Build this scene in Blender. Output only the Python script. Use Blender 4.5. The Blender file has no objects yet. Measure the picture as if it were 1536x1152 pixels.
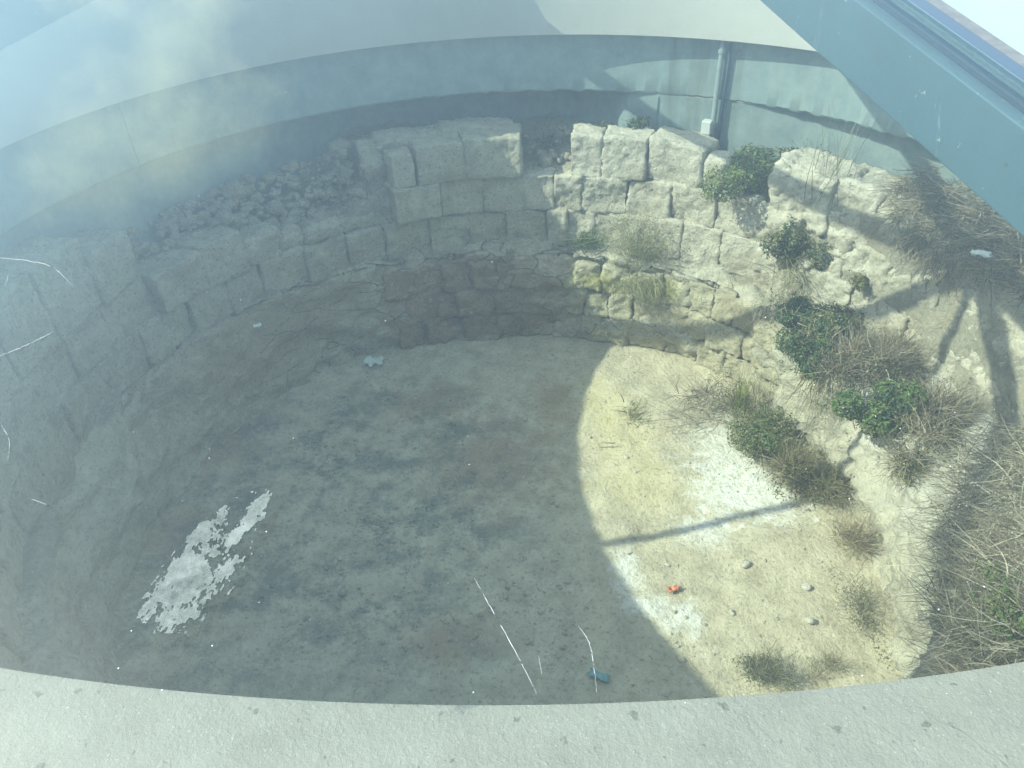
import bpy, math, random
import numpy as np
from mathutils import Vector, Matrix, noise
R_ = math.radians
scene = bpy.context.scene

# ------------------------------------------------------------------ camera
W_, H_, F_ = 1536.0, 1152.0, 1110.0
PITCH, ROLL = 0.63410, R_(-2.43)
CAM = np.array([0.0, 0.0, 3.0])
fw = np.array([0, math.cos(PITCH), -math.sin(PITCH)])
r0 = np.array([1.0, 0, 0]); u0 = np.cross(r0, fw)
rt = math.cos(ROLL) * r0 + math.sin(ROLL) * u0
up = -math.sin(ROLL) * r0 + math.cos(ROLL) * u0
cd = bpy.data.cameras.new('camera'); cam = bpy.data.objects.new('camera', cd)
scene.collection.objects.link(cam)
cd.sensor_width = 36.0; cd.lens = F_ / W_ * 36.0
cd.clip_start = 0.02; cd.clip_end = 3000
m = Matrix.Identity(4)
for i in range(3):
    m[i][0] = rt[i]; m[i][1] = up[i]; m[i][2] = -fw[i]; m[i][3] = CAM[i]
cam.matrix_world = m
scene.camera = cam

# ------------------------------------------------------------------ light
SUN_DIR = Vector((2.77, 0.41, -2.47)).normalized()        # direction the sunlight travels
ELEV = math.asin(-SUN_DIR.z)
ROT = math.atan2(-SUN_DIR.x, -SUN_DIR.y)
scene.view_settings.view_transform = 'Standard'
scene.view_settings.look = 'None'
scene.view_settings.exposure = 1.58
scene.view_settings.gamma = 1.0
sd = bpy.data.lights.new('sun', 'SUN'); sun = bpy.data.objects.new('sun', sd)
scene.collection.objects.link(sun)
sd.energy = 2.45; sd.angle = R_(0.53); sd.color = (1.0, 0.93, 0.80)
sun.rotation_euler = SUN_DIR.to_track_quat('-Z', 'Y').to_euler()
sun.location = (-8, -1, 9)

world = bpy.data.worlds.new('World'); scene.world = world; world.use_nodes = True
wn = world.node_tree; wn.nodes.clear()
wo = wn.nodes.new('ShaderNodeOutputWorld'); wb = wn.nodes.new('ShaderNodeBackground')
sky = wn.nodes.new('ShaderNodeTexSky'); sky.sky_type = 'NISHITA'; sky.sun_disc = False
sky.sun_elevation = ELEV; sky.sun_rotation = ROT
tcw = wn.nodes.new('ShaderNodeTexCoord')
mpw = wn.nodes.new('ShaderNodeMapping'); mpw.inputs['Location'].default_value = (0.35, 0.6, 0.1)
nzw = wn.nodes.new('ShaderNodeTexNoise'); nzw.inputs['Scale'].default_value = 2.6
nzw.inputs['Detail'].default_value = 6; nzw.inputs['Roughness'].default_value = 0.55
rpw = wn.nodes.new('ShaderNodeValToRGB'); rpw.color_ramp.elements[0].position = 0.50; rpw.color_ramp.elements[1].position = 0.72
rpw.color_ramp.elements[1].color = (1, 1, 1, 1)
mxw = wn.nodes.new('ShaderNodeMixRGB'); mxw.inputs[2].default_value = (7.6, 7.4, 6.3, 1)
wn.links.new(tcw.outputs['Generated'], mpw.inputs['Vector'])
wn.links.new(mpw.outputs[0], nzw.inputs['Vector'])
wn.links.new(nzw.outputs['Fac'], rpw.inputs[0])
sxw = wn.nodes.new('ShaderNodeSeparateXYZ'); wn.links.new(tcw.outputs['Generated'], sxw.inputs[0])   # cumulus stand low, the zenith is clear
zrw = wn.nodes.new('ShaderNodeValToRGB'); zrw.color_ramp.elements[0].position = 0.60; zrw.color_ramp.elements[1].position = 0.72
zrw.color_ramp.elements[0].color = (1, 1, 1, 1); zrw.color_ramp.elements[1].color = (0, 0, 0, 1)
wn.links.new(sxw.outputs[2], zrw.inputs[0])
xrw = wn.nodes.new('ShaderNodeValToRGB'); xrw.color_ramp.elements[0].position = 0.32; xrw.color_ramp.elements[1].position = 0.39
xrw.color_ramp.elements[0].color = (1, 1, 1, 1); xrw.color_ramp.elements[1].color = (0.0, 0.0, 0.0, 1)
xaw = wn.nodes.new('ShaderNodeMath'); xaw.operation = 'MULTIPLY_ADD'; xaw.inputs[1].default_value = 0.5; xaw.inputs[2].default_value = 0.5   # the cloud bank lies on the sun's side
wn.links.new(sxw.outputs[0], xaw.inputs[0]); wn.links.new(xaw.outputs[0], xrw.inputs[0])
xmw = wn.nodes.new('ShaderNodeMath'); xmw.operation = 'MULTIPLY'; wn.links.new(xrw.outputs[0], xmw.inputs[0]); wn.links.new(zrw.outputs[0], xmw.inputs[1])
mmw = wn.nodes.new('ShaderNodeMath'); mmw.operation = 'MULTIPLY'
wn.links.new(rpw.outputs[0], mmw.inputs[0]); wn.links.new(xmw.outputs[0], mmw.inputs[1])
mvw = wn.nodes.new('ShaderNodeMath'); mvw.operation = 'MAXIMUM'; mvw.inputs[1].default_value = 0.13      # thin milky veil over the whole sky
wn.links.new(mmw.outputs[0], mvw.inputs[0]); wn.links.new(mvw.outputs[0], mxw.inputs[0])
wn.links.new(sky.outputs[0], mxw.inputs[1])
wn.links.new(mxw.outputs[0], wb.inputs['Color'])
wb.inputs['Strength'].default_value = 0.15
wn.links.new(wb.outputs[0], wo.inputs[0])

# ------------------------------------------------------------------ helpers
CX, CY = 0.08, 2.78                       # centre of the round pit
rng = np.random.default_rng(7)
def P(az, r, z):
    a = np.radians(az)
    return np.stack(np.broadcast_arrays(CX + r * np.cos(a), CY + r * np.sin(a), z), -1)
def ray(px, py):
    return fw + (px - W_ / 2) / F_ * rt + (H_ / 2 - py) / F_ * up
def at_z(px, py, z):                      # where a line of sight meets a level
    d = ray(px, py); return CAM + d * ((z - CAM[2]) / d[2])
def at_r(px, py, R):                      # where it meets a cylinder about the pit's axis (far side)
    d = ray(px, py); c = np.array([CX, CY])
    a = d[:2] @ d[:2]; b = -(d[:2] @ c); k = c @ c - R * R
    return CAM + d * ((-b + math.sqrt(b * b - a * k)) / a)
def lerp_az(table, az):
    t = sorted(table); x = [a for a, _ in t]; y = [b for _, b in t]
    return np.interp(np.mod(np.asarray(az, float) + 180, 360) - 180, x, y, period=360)
def fbm(pts, scale, seed=0.0, oct=4, rough=0.55):
    out = np.empty(len(pts)); o = Vector((seed * 13.7, seed * 7.3, seed * 3.1))
    for i, q in enumerate(pts):
        v = Vector(q) * scale + o; s = 0; a = 1.0
        for k in range(oct):
            s += a * noise.noise(v); v = v * 2.03; a *= rough
        out[i] = s
    return out

def root_off(o):
    v = np.zeros(3)
    while o is not None:
        v += np.array(o.location); o = o.parent
    return v
def mesh(name, V, Fc, mats, parent=None, smooth=True, idx=None, cols=None, kind=None):
    V = np.asarray(V, float)
    if parent is not None: V = V - root_off(parent)
    me = bpy.data.meshes.new(name)
    me.from_pydata(V.tolist(), [], Fc if isinstance(Fc, list) else np.asarray(Fc).tolist())
    for mm in (mats if isinstance(mats, (list, tuple)) else [mats]): me.materials.append(mm)
    me.polygons.foreach_set('use_smooth', np.full(len(me.polygons), smooth))
    if idx is not None: me.polygons.foreach_set('material_index', np.asarray(idx, np.int32))
    if cols is not None:
        at = me.color_attributes.new('Col', 'FLOAT_COLOR', 'POINT')
        c = np.ones((len(V), 4)); c[:, :3] = cols
        at.data.foreach_set('color', c.ravel())
    me.update()
    o = bpy.data.objects.new(name, me); scene.collection.objects.link(o)
    if parent is not None: o.parent = parent
    if kind: o['kind'] = kind
    return o
def tag(o, label, cat, group=None):
    o['label'] = label; o['category'] = cat
    if group: o['group'] = group
    return o
def thing(name, label, cat, loc=(0, 0, 0), group=None):
    o = bpy.data.objects.new(name, None); scene.collection.objects.link(o)
    o.empty_display_size = 0.1
    o.location = [float(x) for x in loc]
    return tag(o, label, cat, group)
def grid_faces(n, m_, wrap=False):
    f = []
    for i in range(n if wrap else n - 1):
        j = np.arange(m_ - 1); a = i * m_ + j; b = ((i + 1) % n) * m_ + j
        f.append(np.stack([a, b, b + 1, a + 1], -1))
    return np.concatenate(f)
def boxes(L):                             # list of (8 corners) -> V,F
    V = []; Fc = []
    for c in L:
        b = len(V); V += [list(x) for x in c]
        Fc += [[b, b+3, b+2, b+1], [b+4, b+5, b+6, b+7]] + [[b+i, b+(i+1) % 4, b+4+(i+1) % 4, b+4+i] for i in range(4)]
    return V, Fc
def tube(path, rad, n=8, cap=True):
    path = np.asarray(path, float); rad = np.broadcast_to(rad, len(path)); V = []; Fc = []
    for i, q in enumerate(path):
        t = path[min(i + 1, len(path) - 1)] - path[max(i - 1, 0)]; t = t / (np.linalg.norm(t) + 1e-9)
        a = np.cross(t, [0.31, 0.52, 0.79]); a /= np.linalg.norm(a) + 1e-9; b = np.cross(t, a)
        for k in range(n):
            w = 2 * math.pi * k / n; V.append(q + rad[i] * (a * math.cos(w) + b * math.sin(w)))
    for i in range(len(path) - 1):
        for k in range(n):
            Fc.append([i*n+k, i*n+(k+1) % n, (i+1)*n+(k+1) % n, (i+1)*n+k])
    if cap: Fc += [list(range(n))[::-1], [(len(path)-1)*n+k for k in range(n)]]
    return np.array(V), Fc

# ------------------------------------------------------------------ materials
def new_mat(name):
    mt = bpy.data.materials.new(name); mt.use_nodes = True
    return mt, mt.node_tree, mt.node_tree.nodes['Principled BSDF']
class NT:
    def __init__(s, nt): s.nt = nt; s.pos = nt.nodes.new('ShaderNodeNewGeometry').outputs['Position']
    def n(s, t): return s.nt.nodes.new('ShaderNode' + t)
    def l(s, a, b): s.nt.links.new(a, b)
    def mapping(s, sc=(1, 1, 1), loc=(0, 0, 0), rot=(0, 0, 0)):
        q = s.n('Mapping'); q.inputs['Scale'].default_value = sc; q.inputs['Location'].default_value = loc; q.inputs['Rotation'].default_value = rot
        s.l(s.pos, q.inputs['Vector']); return q.outputs[0]
    def noise(s, scale, detail=6, rough=0.6, vec=None, dist=0.0):
        q = s.n('TexNoise'); q.inputs['Scale'].default_value = scale; q.inputs['Detail'].default_value = detail
        q.inputs['Roughness'].default_value = rough; q.inputs['Distortion'].default_value = dist
        s.l(vec if vec is not None else s.pos, q.inputs['Vector']); return q.outputs['Fac']
    def voro(s, scale, feature='F1', vec=None, out='Distance'):
        q = s.n('TexVoronoi'); q.feature = feature; q.inputs['Scale'].default_value = scale
        s.l(vec if vec is not None else s.pos, q.inputs['Vector']); return q.outputs[out]
    def ramp(s, fac, stops):
        q = s.n('ValToRGB'); e = q.color_ramp.elements
        while len(e) < len(stops): e.new(0.5)
        for el, (p, c) in zip(e, stops):
            el.position = p; el.color = (c, c, c, 1) if isinstance(c, (int, float)) else (*c, 1)
        s.l(fac, q.inputs[0]); return q.outputs[0]
    def mix(s, fac, a, b, mode='MIX'):
        q = s.n('MixRGB'); q.blend_type = mode
        for k, v in ((0, fac), (1, a), (2, b)):
            if isinstance(v, (int, float)): q.inputs[k].default_value = v if k == 0 else (v, v, v, 1)
            elif isinstance(v, tuple): q.inputs[k].default_value = (*v, 1)
            else: s.l(v, q.inputs[k])
        return q.outputs[0]
    def math(s, op, a, b=0.0, clamp=False):
        q = s.n('Math'); q.operation = op; q.use_clamp = clamp
        for k, v in ((0, a), (1, b)):
            if isinstance(v, (int, float)): q.inputs[k].default_value = v
            else: s.l(v, q.inputs[k])
        return q.outputs[0]
    def blob(s, c, rad, warp=None, soft=0.5, amp=0.5):   # 1 inside an irregular patch about a point
        q = s.n('VectorMath'); q.operation = 'SUBTRACT'; s.l(s.pos, q.inputs[0]); q.inputs[1].default_value = tuple(c)
        q2 = s.n('VectorMath'); q2.operation = 'DIVIDE'; s.l(q.outputs[0], q2.inputs[0]); q2.inputs[1].default_value = tuple(rad)
        q3 = s.n('VectorMath'); q3.operation = 'LENGTH'; s.l(q2.outputs[0], q3.inputs[0])
        d = q3.outputs['Value']
        if warp is not None: d = s.math('ADD', d, s.math('MULTIPLY', s.math('SUBTRACT', warp, 0.5), amp * 2))
        return s.ramp(d, [(1 - soft, 1.0), (1.0, 0.0)]) if soft < 1 else s.ramp(d, [(0, 1.0), (1, 0.0)])
    def bump(s, bs, h, strength=0.5, dist=0.01, prev=None):
        q = s.n('Bump'); q.inputs['Strength'].default_value = strength; q.inputs['Distance'].default_value = dist
        s.l(h, q.inputs['Height'])
        if prev is not None: s.l(prev, q.inputs['Normal'])
        s.l(q.outputs[0], bs.inputs['Normal']); return q.outputs[0]

def mat_floor():
    mt, nt, bs = new_mat('pit_floor'); N = NT(nt); bs.inputs['Roughness'].default_value = 0.95
    salt = N.noise(13, 8, 0.75)
    big = N.noise(1.6, 5, 0.6); mid = N.noise(7, 6, 0.65); fine = N.noise(45, 5, 0.7); spk = N.noise(130, 3, 0.6)
    c = N.mix(N.ramp(mid, [(0.35, 0.0), (0.65, 1.0)]), (0.42, 0.37, 0.265), (0.60, 0.545, 0.405))
    # reddish earth, mineral yellow and white salt patches
    for (px, py, sx, sy) in ((740, 690, 0.55, 0.55), (640, 600, 0.45, 0.28), (830, 600, 0.20, 0.35), (330, 660, 0.4, 0.5), (680, 960, 0.3, 0.2), (260, 800, 0.25, 0.4)):
        q = at_z(px, py, 0); c = N.mix(N.math('MULTIPLY', N.blob(q, (sx, sy, 1), mid, 0.7), 0.8), c, (0.36, 0.27, 0.175))
    for (px, py, sx, sy) in ((930, 650, 0.30, 0.48), (960, 730, 0.36, 0.28), (900, 600, 0.2, 0.4)):
        q = at_z(px, py, 0); c = N.mix(N.math('MULTIPLY', N.blob(q, (sx, sy, 1), mid, 0.7), 0.42), c, (0.62, 0.55, 0.29))
    for (px, py, sx, sy) in ((1110, 690, 0.20, 0.26), (1150, 745, 0.15, 0.14), (965, 905, 0.07, 0.05), (1055, 790, 0.1, 0.09), (1020, 925, 0.08, 0.07), (1085, 735, 0.12, 0.13), (940, 850, 0.05, 0.1)):
        q = at_z(px, py, 0); c = N.mix(N.math('MULTIPLY', N.blob(q, (sx * 1.85, sy * 1.85, 1), salt, 0.75, 1.6), 0.8), c, (0.78, 0.78, 0.74))
    # damp grey earth with gravel
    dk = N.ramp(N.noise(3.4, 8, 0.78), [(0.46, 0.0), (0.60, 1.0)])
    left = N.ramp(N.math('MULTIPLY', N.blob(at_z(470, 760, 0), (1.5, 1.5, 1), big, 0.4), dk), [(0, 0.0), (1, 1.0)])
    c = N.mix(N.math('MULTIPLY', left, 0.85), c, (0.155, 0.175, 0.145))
    c = N.mix(N.ramp(fine, [(0.30, 0.55), (0.48, 0.0)]), c, (0.15, 0.145, 0.12))
    c = N.mix(N.ramp(spk, [(0.66, 0.0), (0.74, 0.5)]), c, (0.55, 0.53, 0.47))
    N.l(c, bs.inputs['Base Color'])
    h = N.math('ADD', N.math('MULTIPLY', mid, 0.8), N.math('ADD', N.math('MULTIPLY', fine, 0.5), N.math('MULTIPLY', spk, 0.12)))
    N.bump(bs, h, 1.0, 0.03)
    return mt

def mat_rock():
    mt, nt, bs = new_mat('cut_rock'); N = NT(nt); bs.inputs['Roughness'].default_value = 0.95
    big = N.noise(2.0, 5, 0.6); mid = N.noise(8, 6, 0.68, N.mapping((1, 1, 1.7))); fine = N.noise(50, 5, 0.7)
    c = N.mix(N.ramp(mid, [(0.3, 0.0), (0.68, 1.0)]), (0.32, 0.30, 0.235), (0.56, 0.53, 0.425))
    wv = N.noise(5, 3, 0.5)
    warp = N.n('VectorMath'); warp.operation = 'ADD'
    nc = N.n('TexNoise'); nc.inputs['Scale'].default_value = 6; N.l(N.pos, nc.inputs['Vector'])
    ws = N.n('VectorMath'); ws.operation = 'SCALE'; ws.inputs['Scale'].default_value = 0.14; N.l(nc.outputs['Color'], ws.inputs[0])
    N.l(N.mapping((1, 1, 2.6)), warp.inputs[0]); N.l(ws.outputs[0], warp.inputs[1])
    edge = N.voro(3.4, 'DISTANCE_TO_EDGE', warp.outputs[0])
    crack = N.math('MULTIPLY', N.ramp(edge, [(0.0, 1.0), (0.02, 0.0)]), N.math('MULTIPLY', N.ramp(big, [(0.38, 0.0), (0.50, 1.0)]), N.blob(P(105, 1.9, 0.4), (1.7, 1.3, 2), big, 0.4)))
    # reddish soil washed over the far wall, yellow moss on the sunny ledge, paler right bank
    q = P(98, 1.88, 0.35)
    c = N.mix(N.math('MULTIPLY', N.blob(q, (0.95, 0.5, 0.6), mid, 0.6), 0.8), c, (0.31, 0.22, 0.155))
    q = P(140, 2.1, 0.45)
    c = N.mix(N.math('MULTIPLY', N.blob(q, (1.1, 1.1, 0.5), mid, 0.6), 0.8), c, (0.38, 0.30, 0.205))
    # shade of the recess under the left masonry, painted dark along the ledge
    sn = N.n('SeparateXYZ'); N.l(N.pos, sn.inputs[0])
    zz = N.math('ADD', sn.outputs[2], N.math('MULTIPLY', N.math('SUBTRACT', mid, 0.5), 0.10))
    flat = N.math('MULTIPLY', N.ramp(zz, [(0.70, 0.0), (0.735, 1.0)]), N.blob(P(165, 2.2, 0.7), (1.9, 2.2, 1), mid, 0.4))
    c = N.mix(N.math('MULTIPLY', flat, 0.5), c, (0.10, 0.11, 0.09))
    q = at_r(905, 425, 1.87)
    c = N.mix(N.math('MULTIPLY', N.blob(q, (0.34, 0.2, 0.15), mid, 0.5), 0.7), c, (0.42, 0.40, 0.13))
    q = at_r(985, 430, 1.85)
    c = N.mix(N.math('MULTIPLY', N.blob(q, (0.25, 0.2, 0.12), mid, 0.6), 0.55), c, (0.42, 0.41, 0.17))
    q = P(-5, 2.0, 0.75)
    c = N.mix(N.math('MULTIPLY', N.blob(q, (0.8, 1.0, 0.6), mid, 0.6), 0.8), c, (0.66, 0.645, 0.59))
    c = N.mix(N.ramp(fine, [(0.28, 0.6), (0.48, 0.0)]), c, (0.14, 0.13, 0.10))
    c = N.mix(N.math('MULTIPLY', crack, 0.2), c, (0.05, 0.045, 0.035))
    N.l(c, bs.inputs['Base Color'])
    h = N.math('SUBTRACT', N.math('ADD', mid, N.math('MULTIPLY', fine, 0.35)), N.math('MULTIPLY', crack, 0.8))
    N.bump(bs, h, 0.95, 0.045)
    return mt

def mat_block(name='limestone', a=(0.36, 0.34, 0.27), b=(0.56, 0.53, 0.43)):
    mt, nt, bs = new_mat(name); N = NT(nt); bs.inputs['Roughness'].default_value = 0.92
    mid = N.noise(9, 7, 0.68); fine = N.noise(60, 5, 0.7); big = N.noise(3.0, 4, 0.6)
    tool = N.noise(14, 4, 0.6, N.mapping((1, 1, 0.35), rot=(0.5, 0.3, 0)))
    c = N.mix(N.ramp(mid, [(0.3, 0.0), (0.66, 1.0)]), a, b)
    c = N.mix(N.ramp(big, [(0.5, 0.0), (0.68, 0.55)]), c, (0.34, 0.29, 0.20))
    c = N.mix(N.ramp(fine, [(0.30, 0.65), (0.46, 0.0)]), c, (0.12, 0.115, 0.095))
    c = N.mix(N.ramp(N.noise(22, 4, 0.7), [(0.62, 0.0), (0.7, 0.5)]), c, (0.62, 0.61, 0.56))
    if name == 'cream_sunlit_stone':                       # moss on the sunny ledge
        for px, py, w in ((905, 422, 0.30), (985, 432, 0.24)):
            c = N.mix(N.math('MULTIPLY', N.blob(at_r(px, py, 1.86), (w, 0.2, 0.10), mid, 0.6), 0.7), c, (0.42, 0.40, 0.13))
    oi = N.n('ObjectInfo'); c = N.mix(0.25, c, N.ramp(oi.outputs['Random'], [(0.0, (0.55, 0.50, 0.40)), (0.5, (0.85, 0.84, 0.80)), (1.0, (0.72, 0.66, 0.52))]), 'MULTIPLY')
    N.l(c, bs.inputs['Base Color'])
    h = N.math('ADD', N.math('MULTIPLY', mid, 0.7), N.math('ADD', N.math('MULTIPLY', fine, 0.35), N.math('MULTIPLY', tool, 0.5)))
    N.bump(bs, N.math('ADD', h, N.math('MULTIPLY', N.noise(28, 6, 0.75), 0.8)), 1.0, 0.028)
    return mt

def mat_plaster():
    mt, nt, bs = new_mat('white_plaster'); N = NT(nt); bs.inputs['Roughness'].default_value = 0.8
    c = N.mix(N.ramp(N.noise(2.2, 6, 0.6), [(0.35, 0.0), (0.7, 1.0)]), (0.35, 0.345, 0.32), (0.41, 0.40, 0.375))
    c = N.mix(N.ramp(N.noise(30, 5, 0.7), [(0.66, 0.0), (0.78, 0.5)]), c, (0.30, 0.29, 0.25))
    c = N.mix(N.ramp(N.noise(26, 4, 0.6, N.mapping((1, 1, 0.08))), [(0.55, 0.0), (0.75, 0.25)]), c, (0.40, 0.41, 0.37))
    N.l(c, bs.inputs['Base Color'])
    N.bump(bs, N.noise(70, 4, 0.6), 0.3, 0.004)
    return mt
def mat_concrete(name, a, b, streak=0.5, rust=False):
    mt, nt, bs = new_mat(name); N = NT(nt); bs.inputs['Roughness'].default_value = 0.85
    st = N.noise(22, 5, 0.65, N.mapping((1, 1, 0.10))); mid = N.noise(6, 6, 0.65); fine = N.noise(80, 4, 0.6)
    c = N.mix(N.ramp(mid, [(0.35, 0.0), (0.65, 1.0)]), a, b)
    side = N.blob(P(45, 2.4, 1.7), (1.2, 1.2, 3), mid, 0.5, 0.2) if rust else 1.0
    c = N.mix(N.math('MULTIPLY', side, N.ramp(st, [(0.50, 0.0), (0.72, streak)])), c, (0.22, 0.24, 0.21))
    if rust:                                                     # damp dark run-off beside the pipe
        for az, w in ((60.5, 0.10), (64.5, 0.06), (54.5, 0.05)):
            q = P(az, 2.4, 1.75)
            c = N.mix(N.math('MULTIPLY', N.blob(q, (w, w, 0.5), st, 0.8, 0.9), 0.6), c, (0.10, 0.115, 0.10))
    c = N.mix(N.ramp(fine, [(0.64, 0.0), (0.72, 0.45)]), c, (0.15, 0.15, 0.13))
    N.l(c, bs.inputs['Base Color'])
    N.bump(bs, N.math('ADD', mid, N.math('MULTIPLY', fine, 0.4)), 0.4, 0.008)
    return mt
def mat_ledge():
    mt, nt, bs = new_mat('ledge_concrete'); N = NT(nt); bs.inputs['Roughness'].default_value = 0.85
    mid = N.noise(16, 6, 0.7); fine = N.noise(190, 4, 0.65); grit = N.noise(520, 3, 0.6)
    c = N.mix(N.ramp(mid, [(0.32, 0.0), (0.66, 1.0)]), (0.245, 0.23, 0.21), (0.31, 0.292, 0.268))
    c = N.mix(N.ramp(fine, [(0.60, 0.0), (0.70, 0.55)]), c, (0.30, 0.30, 0.27))
    c = N.mix(N.ramp(N.noise(55, 3, 0.5), [(0.69, 0.0), (0.72, 0.8)]), c, (0.12, 0.12, 0.10))
    c = N.mix(N.ramp(N.noise(120, 2, 0.5), [(0.71, 0.0), (0.74, 0.8)]), c, (0.13, 0.13, 0.11))
    c = N.mix(N.ramp(N.noise(7, 7, 0.75, dist=1.5), [(0.50, 0.0), (0.66, 0.45)]), c, (0.27, 0.26, 0.225))
    wv = N.n('TexNoise'); wv.inputs['Scale'].default_value = 5; wv.inputs['Detail'].default_value = 5; N.l(N.pos, wv.inputs['Vector'])
    wa = N.n('VectorMath'); wa.operation = 'ADD'; N.l(N.pos, wa.inputs[0]); wsc = N.n('VectorMath'); wsc.operation = 'SCALE'; wsc.inputs['Scale'].default_value = 0.25; N.l(wv.outputs['Color'], wsc.inputs[0]); N.l(wsc.outputs[0], wa.inputs[1])
    c = N.mix(N.math('MULTIPLY', N.ramp(N.voro(2.3, 'DISTANCE_TO_EDGE', wa.outputs[0]), [(0.0, 1.0), (0.0035, 0.0)]), N.ramp(N.noise(3, 3, 0.5), [(0.5, 0.0), (0.56, 0.6)])), c, (0.14, 0.135, 0.12))
    c = N.mix(N.ramp(grit, [(0.62, 0.0), (0.75, 0.4)]), c, (0.72, 0.72, 0.70))
    N.l(c, bs.inputs['Base Color'])
    N.bump(bs, N.math('ADD', N.math('MULTIPLY', fine, 0.6), N.math('ADD', N.math('MULTIPLY', mid, 0.5), N.math('MULTIPLY', grit, 0.3))), 0.6, 0.004)
    return mt
def mat_plain(name, col, rough=0.6, metal=0.0, var=0.12, scale=12, bump=0.0):
    mt, nt, bs = new_mat(name); N = NT(nt)
    bs.inputs['Roughness'].default_value = rough; bs.inputs['Metallic'].default_value = metal
    lo = tuple(x * (1 - var) for x in col); hi = tuple(min(1, x * (1 + var)) for x in col)
    nz = N.noise(scale, 5, 0.6)
    N.l(N.mix(N.ramp(nz, [(0.3, 0.0), (0.7, 1.0)]), lo, hi), bs.inputs['Base Color'])
    if bump: N.bump(bs, N.noise(scale * 5, 4, 0.6), bump, 0.01)
    return mt
def mat_beam():
    mt, nt, bs = new_mat('painted_steel'); N = NT(nt)
    bs.inputs['Roughness'].default_value = 0.38
    c = N.mix(N.ramp(N.noise(5, 5, 0.6), [(0.3, 0.0), (0.7, 1.0)]), (0.05, 0.10, 0.14), (0.065, 0.125, 0.165))
    c = N.mix(N.ramp(N.noise(70, 4, 0.65), [(0.67, 0.0), (0.72, 0.6)]), c, (0.38, 0.38, 0.37))
    c = N.mix(N.ramp(N.noise(18, 7, 0.8, N.mapping((1, 1, 0.5)), 1.0), [(0.60, 0.0), (0.68, 0.35)]), c, (0.30, 0.31, 0.31))
    c = N.mix(N.ramp(N.noise(9, 5, 0.7), [(0.5, 0.0), (0.7, 0.5)]), c, (0.07, 0.10, 0.115))
    c = N.mix(N.ramp(N.noise(40, 3, 0.6), [(0.70, 0.0), (0.74, 0.7)]), c, (0.06, 0.065, 0.065))
    N.l(c, bs.inputs['Base Color'])
    N.bump(bs, N.noise(120, 3, 0.6), 0.12, 0.002)
    return mt
def mat_foliage():
    mt, nt, bs = new_mat('foliage'); N = NT(nt)
    at = N.n('Attribute'); at.attribute_name = 'Col'
    bs.inputs['Roughness'].default_value = 0.6
    N.l(at.outputs['Color'], bs.inputs['Base Color'])
    tr = N.n('BsdfTranslucent'); N.l(at.outputs['Color'], tr.inputs['Color'])
    mx = N.n('MixShader'); mx.inputs[0].default_value = 0.22
    out = nt.nodes['Material Output']
    N.l(bs.outputs[0], mx.inputs[1]); N.l(tr.outputs[0], mx.inputs[2]); N.l(mx.outputs[0], out.inputs['Surface'])
    return mt
GLASS_TINT = (0.928, 0.970, 0.936)
def mat_glass(name, dust_haze):
    mt, nt, bs = new_mat(name); nt.nodes.remove(bs); N = NT(nt); out = nt.nodes['Material Output']
    tr = N.n('BsdfTransparent'); tr.inputs['Color'].default_value = (*GLASS_TINT, 1)
    gl = N.n('BsdfGlossy'); gl.inputs['Roughness'].default_value = 0.0; gl.inputs['Color'].default_value = (0.86, 1.0, 0.93, 1)
    fr = N.n('Fresnel'); geo = N.n('NewGeometry'); N.l(N.math('SUBTRACT', 1.52, N.math('MULTIPLY', geo.outputs['Backfacing'], 1.52 - 1 / 1.52)), fr.inputs['IOR'])
    m1 = N.n('MixShader'); N.l(fr.outputs[0], m1.inputs[0]); N.l(tr.outputs[0], m1.inputs[1]); N.l(gl.outputs[0], m1.inputs[2])
    if not dust_haze:
        N.l(m1.outputs[0], out.inputs['Surface']); return mt
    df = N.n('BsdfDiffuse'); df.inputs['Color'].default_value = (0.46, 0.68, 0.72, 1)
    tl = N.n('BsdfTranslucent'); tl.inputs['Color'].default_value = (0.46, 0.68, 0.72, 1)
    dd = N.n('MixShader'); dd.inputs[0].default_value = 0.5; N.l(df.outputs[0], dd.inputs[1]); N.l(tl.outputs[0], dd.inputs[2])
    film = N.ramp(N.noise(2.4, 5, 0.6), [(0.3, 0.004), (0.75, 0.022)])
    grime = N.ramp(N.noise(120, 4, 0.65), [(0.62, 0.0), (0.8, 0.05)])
    # teal haze of reflected sky, painted into the left side of this pane
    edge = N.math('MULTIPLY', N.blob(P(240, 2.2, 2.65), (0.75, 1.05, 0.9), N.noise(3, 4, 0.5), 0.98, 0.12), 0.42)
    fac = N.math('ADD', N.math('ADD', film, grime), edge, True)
    m2 = N.n('MixShader'); N.l(fac, m2.inputs[0]); N.l(m1.outputs[0], m2.inputs[1]); N.l(dd.outputs[0], m2.inputs[2])
    N.l(m2.outputs[0], out.inputs['Surface'])
    return mt

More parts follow.
